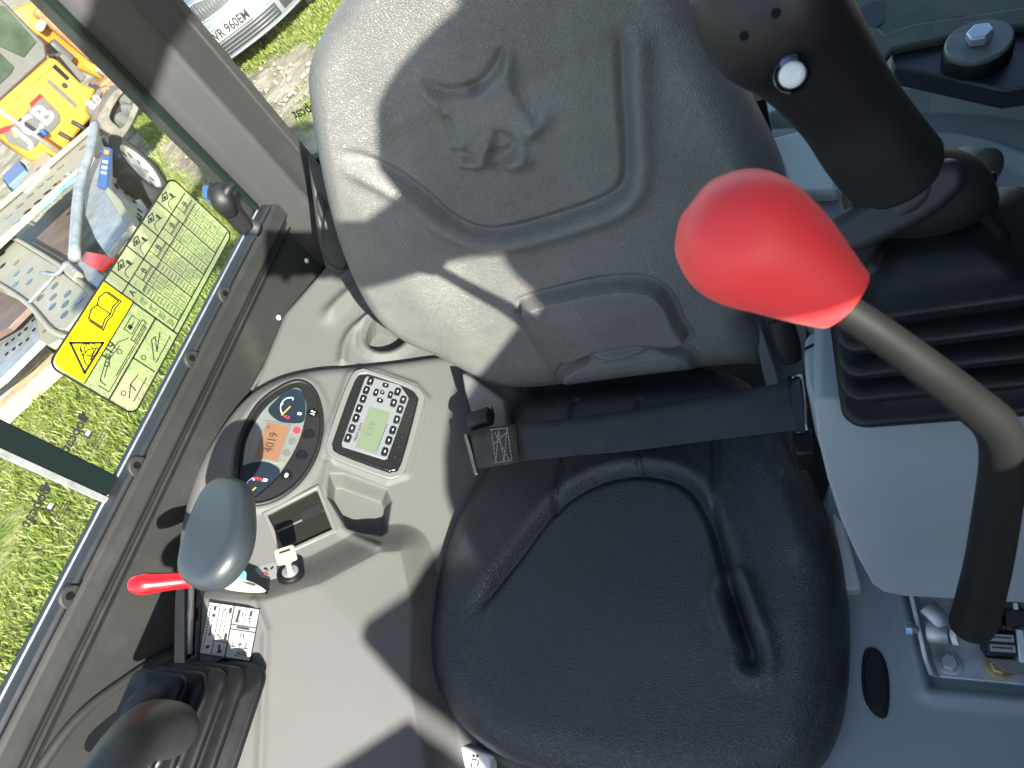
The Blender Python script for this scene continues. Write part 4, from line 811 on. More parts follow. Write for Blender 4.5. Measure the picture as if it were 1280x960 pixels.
# ------------------------------------------------------------------ rear right: cowl, machine frame, mount bolt, seat gap, floor
RS = Frame((.2, .7, .02), (1, 0, 0), (0, 1, 0))
cw_ = thing('rear_cowl', (.1, .65, 0), 'blue grey moulded rear cowl behind the upper right joystick', 'cowl')
ro = [RS.uv(*p) for p in ((880, 330), (905, 170), (930, 60), (1100, 40), (1500, 100), (1600, 330), (1400, 420), (1050, 420))]
R1 = RS.poly(cr([(1120, 140), (1180, 134), (1280, 142), (1400, 165)], 4, False)); R2 = RS.poly(cr([(1130, 182), (1180, 176), (1240, 188), (1290, 208), (1400, 250)], 4, False)); R3 = RS.poly(cr([(920, 172), (1000, 168), (1060, 180)], 4, False))
def hro(P):
    d, s, _ = sd(P, R1, False); h = .03 * sm(d * s, -.012, .004); d, s, _ = sd(P, R2, False); h += .012 * np.exp(-(d / .01) ** 2)
    d, s, _ = sd(P, R3, False); h += .01 * np.exp(-(d / .008) ** 2)
    return h
pad('moulding', RS, ro, hro, GREY2, cw_, N=300, M=150, Rr=.02, skirt=.05, centre=RS.uv(1130, 230))
slab('gusset', [(950, 175), (1010, 160), (1040, 180), (1048, 240), (985, 240), (978, 210)], RS.pl, .05, .04, mat('pale_plastic', (.42, .46, .44), .45), cw_, bevel=.006)
slab('step', [(985, 238), (1050, 236), (1090, 275), (1040, 320), (1000, 320)], RS.pl, .035, .03, DGREY, cw_, bevel=.004)
tube('hose_collar', [on(RS.pl, 1200, 205, .03), on(RS.pl, 1232, 210, .045)], [.02, .022], mat('olive_collar', (.16, .17, .12), .5), cw_)
tube('hose_mouth', [on(RS.pl, 1226, 226, .052), on(RS.pl, 1242, 222, .052)], .008, GLOSS, cw_, cap=.003)
mfp = PL((.2, .8, .10), (0, -.15, 1)); MET = mat('olive_black_frame', (.055, .068, .048), .5, var=.2, vscale=20, dirt=(.09, .09, .07, .4), dscale=14, bump=.25, bscale=120)
mf = thing('machine_frame', (.2, .85, .1), 'dark olive machine frame plates behind the cowl at the top right', 'machine frame')
slab('rear_plate', [(1060, -60), (1420, -60), (1420, 40), (1200, 22), (1060, 60)], mfp, .02, .02, MET, mf, bevel=.003)
slab('ledge_plate', [(1056, 45), (1078, 33), (1098, 34), (1106, 42), (1140, 30), (1300, 5), (1420, 0), (1420, 30), (1260, 32), (1190, 45), (1116, 60), (1106, 74), (1080, 80)], mfp, .028, .012, MET, mf, bevel=.003)
slab('mount_plate', [(1114, 68), (1120, 60), (1280, 30), (1420, 30), (1420, 100), (1290, 108), (1256, 113), (1118, 84)], mfp, .015, .03, mat('blue_black_plate', (.02, .025, .035), .35), mf, bevel=.003)
slab('dark_gap', [(1072, 12), (1084, 4), (1106, 0), (1104, 28), (1092, 36), (1074, 32)], mfp, .0215, .003, GLOSS, mf)
wc = on(mfp, 1220, 72, .016); disc_prof('rubber_mount', wc, mfp[1], [(.035, 0), (.035, .015), (.032, .020)], RUB, mf, n=48, smooth=False, bevel=.001)
disc_prof('mount_washer', wc + mfp[1] * .0195, mfp[1], [(.033, 0), (.033, .004), (.031, .0060), (.014, .0055)], mat('painted_washer', (.12, .15, .14), .4, var=.2, vscale=80, bump=.3, bscale=300), mf, n=48)
bolt(wc + mfp[1] * .025, mfp[1], .0135, mat('pale_bolt', (.45, .5, .55), .35, metal=.5), mf, 'mount_bolt', False)
# dark floor under everything inside the cab
flr = MB().box((-.22, .1, -.30), (.62, 0, 0), (0, .9, 0), (0, 0, .01)).build('cab_floor', BLK, None); struct(flr)
bk_ = MB().box((-.42, .84, -.05), (.38, 0, 0), (0, .01, 0), (0, 0, .18)).build('cab_rear_bulkhead', BLK, None); struct(bk_)
# ------------------------------------------------------------------ unseen front panel and door added for shade, photographer at the door
ff = thing('front_shade_frame', (.07, -.65, 0), 'unseen black lower front panel, added to shade the cushion', 'frame')
MB().box((.07, -.66, .15), (.27, 0, 0), (0, .012, 0), (0, 0, .37)).build('shade_panel', STEEL, ff, bevel=.006)  # unseen panel added to block sun from the front of the cushion
dr = thing('cab_shade_door', (.36, -.65, 0), 'unseen open cab door, added for shade, with black lower panel and glass above', 'door')
MB().box((.65, -.61, .14), (.29, .03, 0), (0, .012, 0), (0, 0, .48)).build('door_shade_panel', STEEL, dr, bevel=.006)  # unseen opaque panel, added and sized to shade the cushion
MB().box((.65, -.61, .88), (.29, .03, 0), (0, .003, 0), (0, 0, .28)).build('door_glass', GLASS, dr)
SKIN = mat('skin', (.5, .3, .22), .5); CLOTH = mat('dark_jacket', (.06, .07, .09), .8, bump=.3, bscale=60, bdist=.004); HAIR = mat('brown_hair', (.05, .035, .025), .6, bump=.5, bscale=200)
Bp = on(BF.pl, 622, 188); HD = Bp - SUN * 1.05; print('head', HD)
pn = thing('person', (.55, -.2, -.9), 'person in dark jacket leaning in at the door with a phone', 'person')
mb = MB()
sweep(mb, [HD + np.array((0, 0, -.09)), HD + np.array((.03, .03, -.16)), np.array((.53, .0, .60)), np.array((.54, -.10, .35)), np.array((.58, -.14, .02))], [(.055, .055), (.075, .08), (.12, .18), (.12, .22), (.12, .20)], hint=(1, 0, 0), cap=.05)
sweep(mb, [np.array(p) for p in ((.53, .0, .66), (.46, -.14, .79), (.32, -.12, .76), (.17, -.06, .70))], [.06, .055, .046, .036], cap=.03); sweep(mb, [np.array(p) for p in ((.53, .0, .66), (.50, -.08, .69), (.475, -.135, .70))], [.07, .068, .062], cap=.02)
sweep(mb, [np.array(p) for p in ((.53, -.12, .60), (.53, -.30, .56), (.52, -.47, .52), (.51, -.36, .34), (.50, -.24, .22))], [.08, .09, .095, .06, .045], cap=.03)
for s in (-.09, .09): sweep(mb, [np.array(p) for p in ((.58, -.22 + s, .05), (.60, -.22 + s, -.45), (.60, -.22 + s * 1.2, -.92), (.52, -.22 + s * 1.2, -.96))], [.095, .07, .05, .045], cap=.03)
body = mb.build('clothed_body', CLOTH, pn, smooth=True); m = body.modifiers.new('r', 'REMESH'); m.mode = 'VOXEL'; m.voxel_size = .015; m.use_smooth_shade = True
mb = MB(); sweep(mb, [HD + np.array((0, 0, -.10)), HD + np.array((-.01, 0, -.05)), HD, HD + np.array((.01, 0, .06)), HD + np.array((.01, 0, .09))], [(.05, .045), (.085, .07), (.10, .082), (.09, .075), (.06, .05)], hint=(1, 0, 0), cap=.03)
sweep(mb, [HD + np.array((-.095, 0, -.01)), HD + np.array((-.118, 0, -.03))], [.012, .015], cap=.008)
for s in (-1, 1): sweep(mb, [HD + np.array((0, s * .078, .015)), HD + np.array((.004, s * .088, -.02))], [.012, .010], cap=.006)
hd = mb.build('head', SKIN, pn, smooth=True); m = hd.modifiers.new('r', 'REMESH'); m.mode = 'VOXEL'; m.voxel_size = .006; m.use_smooth_shade = True
MB().loft([HD + np.array((.018, 0, z)) + np.array([(math.cos(a) * r, math.sin(a) * r * .85, 0) for a in np.linspace(0, 6.2832, 28, endpoint=False)]) for r, z in ((.108, -.03), (.116, .02), (.112, .065), (.085, .105), (.04, .124))]).build('hair', HAIR, pn, smooth=True)
mb = MB(); hb = np.array((.125, -.045, .70)); sweep(mb, [hb + np.array((.04, 0, 0)), hb, hb - np.array((.035, 0, 0))], [(.028, .018), (.036, .016), (.036, .013)], cap=.01)
for k in range(4): sweep(mb, [hb + np.array((-.03, -.025 + .017 * k, .006)), hb + np.array((-.06 - .006 * (k in (1, 2)), -.022 + .016 * k, .012)), hb + np.array((-.085 - .008 * (k in (1, 2)), -.018 + .014 * k, 0))], [.0085, .008, .007], cap=.005, n=12)
sweep(mb, [hb + np.array((.0, .03, -.006)), hb + np.array((-.03, .045, -.012)), hb + np.array((-.055, .04, -.008))], [.011, .0095, .008], cap=.006, n=12)
mb.build('hand', SKIN, pn, smooth=True)
ph = thing('phone', (.03, -.05, .72), 'dark phone held up by the person', 'phone')
VD = ray(640, 480) / F; VD = nrm(VD)
MB().box(CAM - VD * .016 + BX * .0 + nrm(W2C @ np.array((1, 0, 0))) * .055, nrm(W2C @ np.array((1, 0, 0))) * .075, nrm(W2C @ np.array((0, 1, 0))) * .037, VD * .004).build('case', GLOSS, ph, bevel=.003)
# ------------------------------------------------------------------ outside: ground
from mathutils import noise as mn
gp = lambda z: PL((0, 0, GZ + z), (0, 0, 1))
def gpoly(L): return np.array([on(gp(0), x, y)[:2] for x, y in L])
GRA = [gpoly([(-300, 620), (-60, 520), (0, 490), (70, 432), (120, 395), (190, 300), (196, 232), (176, 190), (140, 150), (160, 100), (185, 108), (216, 140), (222, 168), (200, 190), (215, 208), (262, 222), (330, 240), (340, 300), (120, 1000), (-300, 1400)]),
       gpoly([(262, 84), (300, 70), (372, 18), (425, -20), (460, 0), (400, 34), (338, 74), (300, 102), (272, 108)]), gpoly([(360, 150), (392, 120), (420, 200), (372, 190)])]
DRY = gpoly([(205, 185), (250, 130), (300, 250), (240, 225)])
def mask(P):
    m = np.zeros(len(P))
    nz = np.array([mn.noise((x * 1.1, y * 1.1, 0)) * .5 + mn.noise((x * 3.7, y * 3.7, 4)) * .25 for x, y in P])
    for g in GRA: d, s, _ = sd(P, g); m = np.maximum(m, 1 - sm(d * s + nz * .7, -.12, .12))
    return m
xs = np.r_[-90, -60, -40, -28, -20, np.arange(-14, -1.0, .075), -.5, 0, 2, 6, 15, 40, 90]; ys = np.r_[-90, -40, -15, -6, -3, np.arange(-2, 11.5, .075), 13, 16, 20, 30, 50, 90]
XX, YY = np.meshgrid(xs, ys, indexing='ij'); PP = np.c_[XX.ravel(), YY.ravel()]; MK = mask(PP)
inn = (PP[:, 0] > -14) & (PP[:, 0] < -1) & (PP[:, 1] > -2) & (PP[:, 1] < 11.5)
ZZ = np.array([(mn.noise((x * .9, y * .9, 2)) * .03 + mn.noise((x * 4, y * 4, 7)) * .012 + mn.noise((x * 11, y * 11, 3)) * .008) if i else 0 for (x, y), i in zip(PP, inn)])
V = np.c_[PP, GZ + ZZ]; ny = len(ys); Fc = [(i * ny + j, (i + 1) * ny + j, (i + 1) * ny + j + 1, i * ny + j + 1) for i in range(len(xs) - 1) for j in range(ny - 1)]
GM = bpy.data.materials.new('sandy_ground_with_grass'); GM.use_nodes = True; n = GM.node_tree.nodes; l = GM.node_tree.links; b = n['Principled BSDF']; b.inputs['Roughness'].default_value = .95; b.inputs['Specular IOR Level'].default_value = .1
at = n.new('ShaderNodeAttribute'); at.attribute_name = 'grass_cover'; tc = n.new('ShaderNodeTexCoord')
def nz_(s, d=6): q = n.new('ShaderNodeTexNoise'); q.inputs['Scale'].default_value = s; q.inputs['Detail'].default_value = d; l.new(tc.outputs['Object'], q.inputs['Vector']); return q.outputs['Fac']
def ramp(f, st):
    r = n.new('ShaderNodeValToRGB'); e = r.color_ramp.elements; e[0].position, e[0].color = st[0][0], (*st[0][1], 1); e[1].position, e[1].color = st[-1][0], (*st[-1][1], 1)
    for p, c in st[1:-1]: x = e.new(p); x.color = (*c, 1)
    l.new(f, r.inputs[0]); return r.outputs[0]
dirt_ = ramp(nz_(3.5, 10), [(.3, (.17, .14, .105)), (.5, (.27, .235, .18)), (.62, (.36, .32, .26)), (.75, (.2, .17, .13))]); gr_ = ramp(nz_(7, 8), [(.3, (.09, .12, .025)), (.5, (.16, .19, .05)), (.7, (.28, .25, .13))])
mx = n.new('ShaderNodeMix'); mx.data_type = 'RGBA'; l.new(at.outputs['Fac'], mx.inputs[0]); l.new(dirt_, mx.inputs[6]); l.new(gr_, mx.inputs[7]); l.new(mx.outputs[2], b.inputs['Base Color'])
bp = n.new('ShaderNodeBump'); bp.inputs['Distance'].default_value = .03; bp.inputs['Strength'].default_value = .9; l.new(nz_(22, 8), bp.inputs['Height']); l.new(bp.outputs[0], b.inputs['Normal'])
g = mk('ground', V, Fc, GM, None, smooth=True); struct(g); ca = g.data.attributes.new('grass_cover', 'FLOAT', 'POINT'); ca.data.foreach_set('value', MK.astype(np.float32))
# grass blades
NB = 230000; P = np.c_[RNG.uniform(-9.5, -1.6, NB), RNG.uniform(-.8, 9.5, NB)]; P += RNG.normal(0, .012, P.shape); keep = RNG.uniform(0, 1, NB) < mask(P) * .95 + .012; P = P[keep]
sc_ = np.array([.75 + 1.0 * mn.noise((x * 2.3, y * 2.3, 9)) for x, y in P]).clip(.25, 1.7); nb = len(P); an = RNG.uniform(0, 6.283, nb); Hh = RNG.uniform(.025, .085, nb) * sc_; le = RNG.uniform(.1, .8, nb) * Hh; wd = RNG.uniform(.0025, .0055, nb); la = RNG.uniform(0, 6.283, nb)
dx, dy = np.cos(an) * wd, np.sin(an) * wd; lx, ly = np.cos(la) * le, np.sin(la) * le; z0 = np.full(nb, GZ - .005)
v = np.zeros((nb, 5, 3)); v[:, 0] = np.c_[P[:, 0] - dx, P[:, 1] - dy, z0]; v[:, 1] = np.c_[P[:, 0] + dx, P[:, 1] + dy, z0]
v[:, 2] = np.c_[P[:, 0] + dx * .8 + lx * .4, P[:, 1] + dy * .8 + ly * .4, z0 + Hh * .62]; v[:, 3] = np.c_[P[:, 0] - dx * .8 + lx * .4, P[:, 1] - dy * .8 + ly * .4, z0 + Hh * .62]; v[:, 4] = np.c_[P[:, 0] + lx, P[:, 1] + ly, z0 + Hh]
me = bpy.data.meshes.new('grass'); me.vertices.add(nb * 5); me.vertices.foreach_set('co', v.reshape(-1).astype(np.float32)); idx = np.arange(nb)[:, None] * 5
loops = np.hstack([idx + np.array([[0, 1, 2, 3]]), idx + np.array([[3, 2, 4]])]).reshape(-1); me.loops.add(len(loops)); me.loops.foreach_set('vertex_index', loops.astype(np.int32))
st = np.hstack([np.arange(nb)[:, None] * 7, np.arange(nb)[:, None] * 7 + 4]).reshape(-1); me.polygons.add(nb * 2); me.polygons.foreach_set('loop_start', st.astype(np.int32)); me.update(calc_edges=True); me.validate()
GR = bpy.data.materials.new('grass_blades'); GR.use_nodes = True; n = GR.node_tree.nodes; l = GR.node_tree.links; b = n['Principled BSDF']; ge = n.new('ShaderNodeNewGeometry')
r_ = ramp(ge.outputs['Random Per Island'], [(0, (.10, .15, .02)), (.35, (.17, .23, .035)), (.7, (.25, .29, .06)), (.88, (.34, .33, .13)), (1, (.48, .42, .25))]); l.new(r_, b.inputs['Base Color']); b.inputs['Roughness'].default_value = .55
tr = n.new('ShaderNodeBsdfTranslucent'); l.new(r_, tr.inputs[0]); ms = n.new('ShaderNodeMixShader'); ms.inputs[0].default_value = .35; l.new(b.outputs[0], ms.inputs[1]); l.new(tr.outputs[0], ms.inputs[2]); l.new(ms.outputs[0], n['Material Output'].inputs[0])
o = link('grass', me, GR); o['kind'] = 'stuff'
# loose stones
mb = MB(); rc = gpoly([(395, 95), (372, 130), (340, 150), (330, 118), (362, 92)])
for k in range(150):
    if k < 90: c = rc[RNG.integers(5)] * .5 + rc[RNG.integers(5)] * .5 + RNG.normal(0, .28, 2)
    else: c = np.array((RNG.uniform(-8, -3), RNG.uniform(3, 9)))
    s = RNG.uniform(.01, .035); A = [np.array((c[0], c[1], GZ + .01)) + RNG.uniform(.6, 1, 1) * s * np.array(q) for q in ((1, 0, 0), (.5, .8, .0), (-.5, .9, 0), (-1, 0, 0), (-.4, -.8, 0), (.6, -.8, 0))]; mb.loft([A, [a * .55 + np.array((c[0], c[1], GZ + .01)) * .45 + np.array((0, 0, s * .8)) for a in A]])
o = mb.build('stones', mat('pale_stones', (.24, .22, .18), .9, var=.3, vscale=9, bump=.5, bscale=60, bdist=.01), None); o['kind'] = 'stuff'
# ------------------------------------------------------------------ the silver car seen through the rear window
a = on(gp(.24), 274, 81); b = on(gp(.24), 374, 6); U = nrm((b - a) * np.array((1, 1, 0))); Fv = np.cross(U, (0, 0, 1)); Fv = Fv if Fv @ (CAM - a) > 0 else -Fv
pc = on(gp(.45), 285, 35); CO = np.array((pc[0], pc[1], GZ)); print('car', CO, U, Fv)
car = thing('parked_car', CO - Fv * 2, 'silver blue parked car nose on beyond the rear window', 'car')
PR = [(.12, .19), (.03, .22), (0, .28), (-.012, .36), (-.01, .44), (.0, .52), (.03, .57), (.045, .62), (.06, .70), (.085, .765), (.15, .805), (.26, .835), (.5, .885), (.85, .935), (1.12, .97), (1.3, 1.04), (1.75, 1.32), (2.1, 1.44), (2.8, 1.46), (3.5, 1.30), (4.1, .98), (4.3, .9), (4.33, .4), (4.25, .25)]
XS = np.array([-.865, -.86, -.84, -.79, -.7, -.55, -.4, -.27, -.13, 0, .13, .27, .4, .55, .7, .79, .84, .86, .865])
def cw3(x, y, z): return CO + U * x - Fv * y + np.array((0, 0, z))
def cury(x, y): return .34 * (abs(x) / .86) ** 2.6 * max(0, 1 - y / 1.6)
def row(y, z):
    out = []
    wb_ = 1 - .20 * float(sm(np.array(z), 1.0, 1.45)) if y > 1.1 else 1
    for i, x in enumerate(XS):
        e = max(0, (abs(x) - .74) / .125) ** 2; zz_ = z - e * (.10 if y > .2 else .03)
        if i in (0, len(XS) - 1): zz_ = min(zz_, .25) if y > .15 else zz_
        out.append(cw3(x * wb_ if i not in (0, len(XS) - 1) else x, y + cury(x, y), zz_))
    return out
CARP = mat('silver_blue_car_paint', (.22, .25, .29), .25, metal=.5, coat=.6, dirt=(.35, .33, .3, .3), dscale=3)
prf = cr([(y, z, 0) for y, z in PR], 3, False); MB().loft([row(p[0], p[1]) for p in prf], caps=False, closed=False).build('body', CARP, car, smooth=True)
yz = sorted([(z, y) for y, z in PR[:12]]); 
def fy(z): return float(np.interp(z, [q[0] for q in yz], [q[1] for q in yz]))
def cs(x, z, off=.004): return cw3(x, fy(z) + cury(x, fy(z)) - off, z)
def cpatch(name, L, off, m, th=.02, nx=1, **k):
    top = [cs(x, z, off) for x, z in L]; return MB().prism(top, [p - Fv * th for p in top]).build(name, m, car, **k)
def cgrid(name, x0, x1, zlo, zhi, off, m, N=14):
    mb = MB(); r = [[cs(x, zlo(x) + (zhi(x) - zlo(x)) * t, off) for x in np.linspace(x0, x1, N)] for t in np.linspace(0, 1, 5)]; mb.loft(r, caps=False, closed=False); return mb.build(name, m, car, solid=.006)
gtop = lambda x: .765 - .02 * (abs(x) / .42) ** 2 - .028 * math.exp(-(x / .07) ** 2); gbot = lambda x: .60 + .04 * (abs(x) / .42) ** 2
CHR = mat('bright_trim', (.6, .62, .64), .2, metal=.8); DKG = mat('dark_grille', (.03, .032, .035), .4)
cgrid('grille', -.42, .42, gbot, gtop, .004, DKG, 24)
tube('grille_rim', [cs(x, gtop(x), .010) for x in np.linspace(-.43, .43, 17)] + [cs(x, gbot(x), .010) for x in np.linspace(.43, -.43, 9)] + [cs(-.43, gtop(-.43), .01)], .010, CHR, car, n=8, sub=2)
for x in np.linspace(-.39, .39, 24): tube('slat', [cs(x, gbot(x) + .012, .010), cs(x, gtop(x) - .012, .010)], .0065, DGREY if False else mat('slat_grey', (.10, .105, .11), .3) if 'slat_grey' not in bpy.data.materials else bpy.data.materials['slat_grey'], car, n=6)
disc_prof('badge', cs(0, .79, .004), Fv + np.array((0, 0, .8)), [(.040, 0), (.038, .008), (.02, .010)], CHR, car, n=24); disc_prof('badge_centre', cs(0, .79, .004) + nrm(Fv + np.array((0, 0, .8))) * .008, Fv + np.array((0, 0, .8)), [(.028, 0), (.026, .004)], mat('blue_badge', (.04, .07, .2), .3), car, n=20)
cgrid('lower_intake', -.52, .52, lambda x: .255, lambda x: .375, .004, DKG, 16)
for z in (.28, .315, .35): tube('intake_bar', [cs(x, z, .012) for x in np.linspace(-.5, .5, 9)], .007, bpy.data.materials['slat_grey'], car, n=6, sub=2)
for s in (-1, 1):
    cgrid('fog_recess', *sorted((s * .57, s * .74)), lambda x: .27, lambda x: .40, .004, DKG, 6); disc_prof('fog_lamp', cs(s * .66, .335, .012), Fv, [(.035, 0), (.03, .01), (.01, .012)], CHR, car, n=20)
    cgrid('headlight', *sorted((s * .47, s * .80)), lambda x: .62 + .03 * (abs(x) - .47) / .3, lambda x: .75 - .01 * abs(x), .006, mat('headlight_lens%d' % s, (.35, .38, .4), .1, coat=1), 8)
tube('bumper_lip', [cs(x, .225, .01) for x in np.linspace(-.78, .78, 11)], .012, CARP, car, n=8, sub=2)
tube('bumper_crease', [cs(x, .41, .006) for x in np.linspace(-.75, .75, 11)], .008, CARP, car, n=8, sub=2)
wsh = MB(); wsh.loft([[cw3(x * .92, y, z) for x in np.linspace(-.72, .72, 7)] for y, z in ((1.24, 1.06), (1.74, 1.345))], caps=False, closed=False).build('windscreen', mat('dark_car_glass', (.02, .025, .03), .05, spec=1), car, solid=.01)
pt = cs(0, .455, .012); MB().box(pt, U * .26, np.array((0, 0, .057)), Fv * .006).build('number_plate', mat('plate_white', (.26, .26, .25), .4), car, bevel=.003)
MB().box(pt + Fv * .0065 - U * .238, U * .020, np.array((0, 0, .052)), Fv * .001).build('plate_band', mat('plate_blue', (.02, .12, .5), .4), car)
MB().box(pt, U * .264, np.array((0, 0, .061)), Fv * .004).build('plate_rim', PRINT, car)
text('WR 960EM', .118, (pt + Fv * .0095 + U * .02, U, (0, 0, 1)), PRINT, car, 'plate_lettering', sx=.86, bold=True)
TYRE = mat('dusty_tyre', (.03, .03, .03), .85, dirt=(.14, .13, .11, .6), dscale=12); RIMM = mat('alloy_rim', (.5, .5, .5), .35, metal=.6, dirt=(.3, .28, .25, .4), dscale=9)
def wheel(c, ax, r, wd, par, full=True):
    ax = nrm(ax); c = np.asarray(c, float)
    t = disc_prof('wheel', c, ax, [(r * .66, -wd / 2), (r * .95, -wd / 2), (r, -wd * .36), (r, wd * .36), (r * .95, wd / 2), (r * .66, wd / 2), (r * .66, -wd / 2)], TYRE, par, n=40, smooth=True)
    disc_prof('rim', c, ax, [(r * .67, wd * .30), (r * .67, wd * .46), (r * .62, wd * .47), (r * .58, wd * .30), (r * .30, wd * .22), (r * .2, wd * .34), (r * .08, wd * .36)], RIMM, t, n=40, smooth=False)
    h = nrm(np.cross(ax, (0, 0, 1))); gq = np.cross(ax, h); mb = MB()
    for k in range(10):
        a = k * .6283; d_ = h * math.cos(a) + gq * math.sin(a); mb.box(c + ax * wd * .29 + d_ * r * .46, d_ * r * .08, np.cross(ax, d_) * r * .05, ax * .004)
    mb.build('rim_openings', GLOSS, t)
for s in (-1, 1):
    for y in (.86, 3.45): wheel(cw3(s * .78, y, .31), U * s, .31, .2, car)
# ------------------------------------------------------------------ yellow excavator
EO = on(gp(.95), 45, 155); e_ = nrm((.52, .856, 0)); en = nrm((.856, -.52, 0)); EP = PL(EO, en); print('excavator', EO)
ex = thing('yellow_excavator', (*(EO - en * .8)[:2], GZ), 'yellow tracked excavator with dark side panel lettered JCB behind the trailer', 'excavator')
YP = mat('yellow_machine_paint', (.40, .15, .004), .4, coat=.2, dirt=(.45, .3, .12, .35), dscale=3); EG = mat('grey_machine_panel', (.07, .07, .068), .5, var=.1); RUST = mat('rusty_brown_steel', (.22, .11, .05), .6, var=.3, vscale=9)
slab('body_panel', [(-60, 170), (0, 128), (62, 72), (71, 74), (101, 104), (121, 112), (109, 137), (115, 147), (98, 166), (84, 186), (69, 204), (37, 202), (0, 173), (-60, 215)], EP, 0, .9, YP, ex, bevel=.03, seg=3)
slab('body_crease', [(0, 127), (60, 75), (64, 86), (50, 98), (10, 132)], EP, .004, .02, YP, ex, bevel=.004)
slab('side_badge_panel', [(48, 120), (40, 133), (24, 150), (2, 164), (12, 179), (34, 188), (45, 183), (48, 177), (67, 162), (75, 152), (74, 142), (54, 121)], EP, .012, .02, EG, ex, bevel=.004)
slab('red_corner', [(50, 117), (37, 129), (39, 134), (49, 124), (54, 121)], EP, .02, .012, RED, ex); slab('red_corner', [(0, 161), (7, 158), (18, 156), (14, 162), (2, 167), (-4, 168)], EP, .02, .012, RED, ex)
slab('vent_bar', [(58, 102), (62, 99), (97, 131), (94, 135)], EP, .006, .01, EG, ex); slab('vent_opening', [(65, 84), (69, 80), (87, 97), (84, 101)], EP, .006, .01, GLOSS, ex, bevel=.002); disc_prof('lock', on(EP, 81, 107, .003), en, [(.022, 0), (.018, .006)], BLK, ex, n=14)
text('JCB', .20, (on(EP, 43, 155, .016), nrm(on(EP, 58, 140) - on(EP, 28, 168)), nrm(np.cross(en, nrm(on(EP, 58, 140) - on(EP, 28, 168))))), WHITE, ex, 'lettering', ext=.003, bold=True, sx=1.12)
slab('yellow_square', [(16, 166), (20, 163), (24, 169), (19, 172)], EP, .017, .004, YEL, ex)
slab('number_panel', [(122, 111), (128, 115), (115, 147), (108, 137)], EP, .01, .2, EG, ex, bevel=.006); text('8.0', .10, (on(EP, 118, 128, .018), e_, (0, 0, 1)), WHITE, ex, 'number_lettering', ext=.002, bold=True)
slab('cab_frame_panel', [(-80, 60), (-60, 140), (0, 127), (60, 72), (57, 54), (8, 4), (-20, -20)], EP, -.05, .8, EG, ex, bevel=.02)
EGL = mat('reflecting_cab_glass', (.03, .045, .03), .08, spec=.8, var=.5, vscale=3)
slab('cab_window', [(-60, 75), (-4, 62), (18, 84), (14, 92), (0, 105), (-50, 118)], EP, -.04, .02, EGL, ex, bevel=.004); slab('cab_window', [(-10, 5), (6, 8), (46, 52), (30, 72), (-14, 52)], EP, -.04, .02, EGL, ex, bevel=.004)
slab('engine_cover_top', [(74, 70), (80, 66), (108, 96), (102, 104)], EP, -.1, .5, EG, ex, bevel=.008)
bq = PL(EO - en * 1.3, en); 
def bp_(x, y, h=0): return on(bq, x, y, h)
tube('boom', [bp_(30, 8), bp_(52, 36), bp_(84, 62), bp_(112, 80), bp_(133, 92)], [(.17, .12), (.19, .13), (.14, .1), (.10, .08), (.08, .06)], YP, ex, power=5, n=20, cap=.02, hint=(0, 0, 1))
tube('boom_cylinder', [bp_(46, 14, .2), bp_(84, 46, .2), bp_(112, 72, .2)], [.05, .045, .03], RUST, ex, cap=.02); tube('boom_cylinder', [bp_(64, 55, .2), bp_(88, 74, .2)], [.06, .05], EG, ex, cap=.02)
tube('boom_light', [bp_(48, 30, .25), bp_(54, 34, .25)], .05, WHITE, ex, cap=.01); tube('link_arm', [bp_(122, 84, .15), bp_(134, 90, .15), bp_(140, 96, .12)], [.05, .06, .05], ZINC, ex, cap=.01)
slab('bucket', [(126, 104), (137, 95), (152, 96), (168, 104), (150, 112), (136, 122), (122, 114)], bq, .3, .5, RUST, ex, bevel=.03, seg=3); slab('dozer_blade', [(120, 114), (136, 106), (144, 118), (130, 142), (118, 150), (112, 138)], EP, -.02, .12, RUST, ex, bevel=.01)
TK = PL(EO + en * .25, en); TRK = mat('muddy_track_rubber', (.12, .11, .095), .8, var=.3, vscale=12, bump=.5, bscale=60, bdist=.006)
to_ = cr([(147, 112), (160, 108), (172, 115), (176, 128), (170, 146), (160, 164), (150, 175), (138, 168), (126, 160), (122, 148), (130, 134), (140, 118)], 3); ti_ = cr([(151, 120), (158, 115), (165, 119), (167, 129), (163, 142), (157, 155), (152, 161), (146, 157), (139, 150), (138, 144), (142, 134), (147, 126)], 3)
ringslab('track', to_, ti_, TK, 0, .4, TRK, ex, bevel=.02); slab('track_frame', ti_, TK, -.12, .1, BLK, ex)
for (x, y) in ((157, 124), (160, 136), (153, 150)): disc_prof('roller', on(TK, x, y, -.1), en, [(.07, 0), (.07, .05), (.03, .08)], EG, ex, n=18)
slab('undercarriage', [(84, 180), (116, 146), (130, 140), (140, 160), (120, 175), (95, 190)], EP, -.2, .8, BLK, ex, bevel=.01)
for (x, y) in ((88, 172), (104, 158)): tube('hose', [on(EP, x - 14, y - 6, .05), on(EP, x, y + 2, .08), on(EP, x + 8, y + 8, .05)], .018, BLK, ex, n=8)
tube('blue_handle', [on(EP, 51, 162, .08), on(EP, 57, 168, .08)], .02, mat('blue_handle', (.02, .06, .3), .4), ex, n=10, cap=.01)
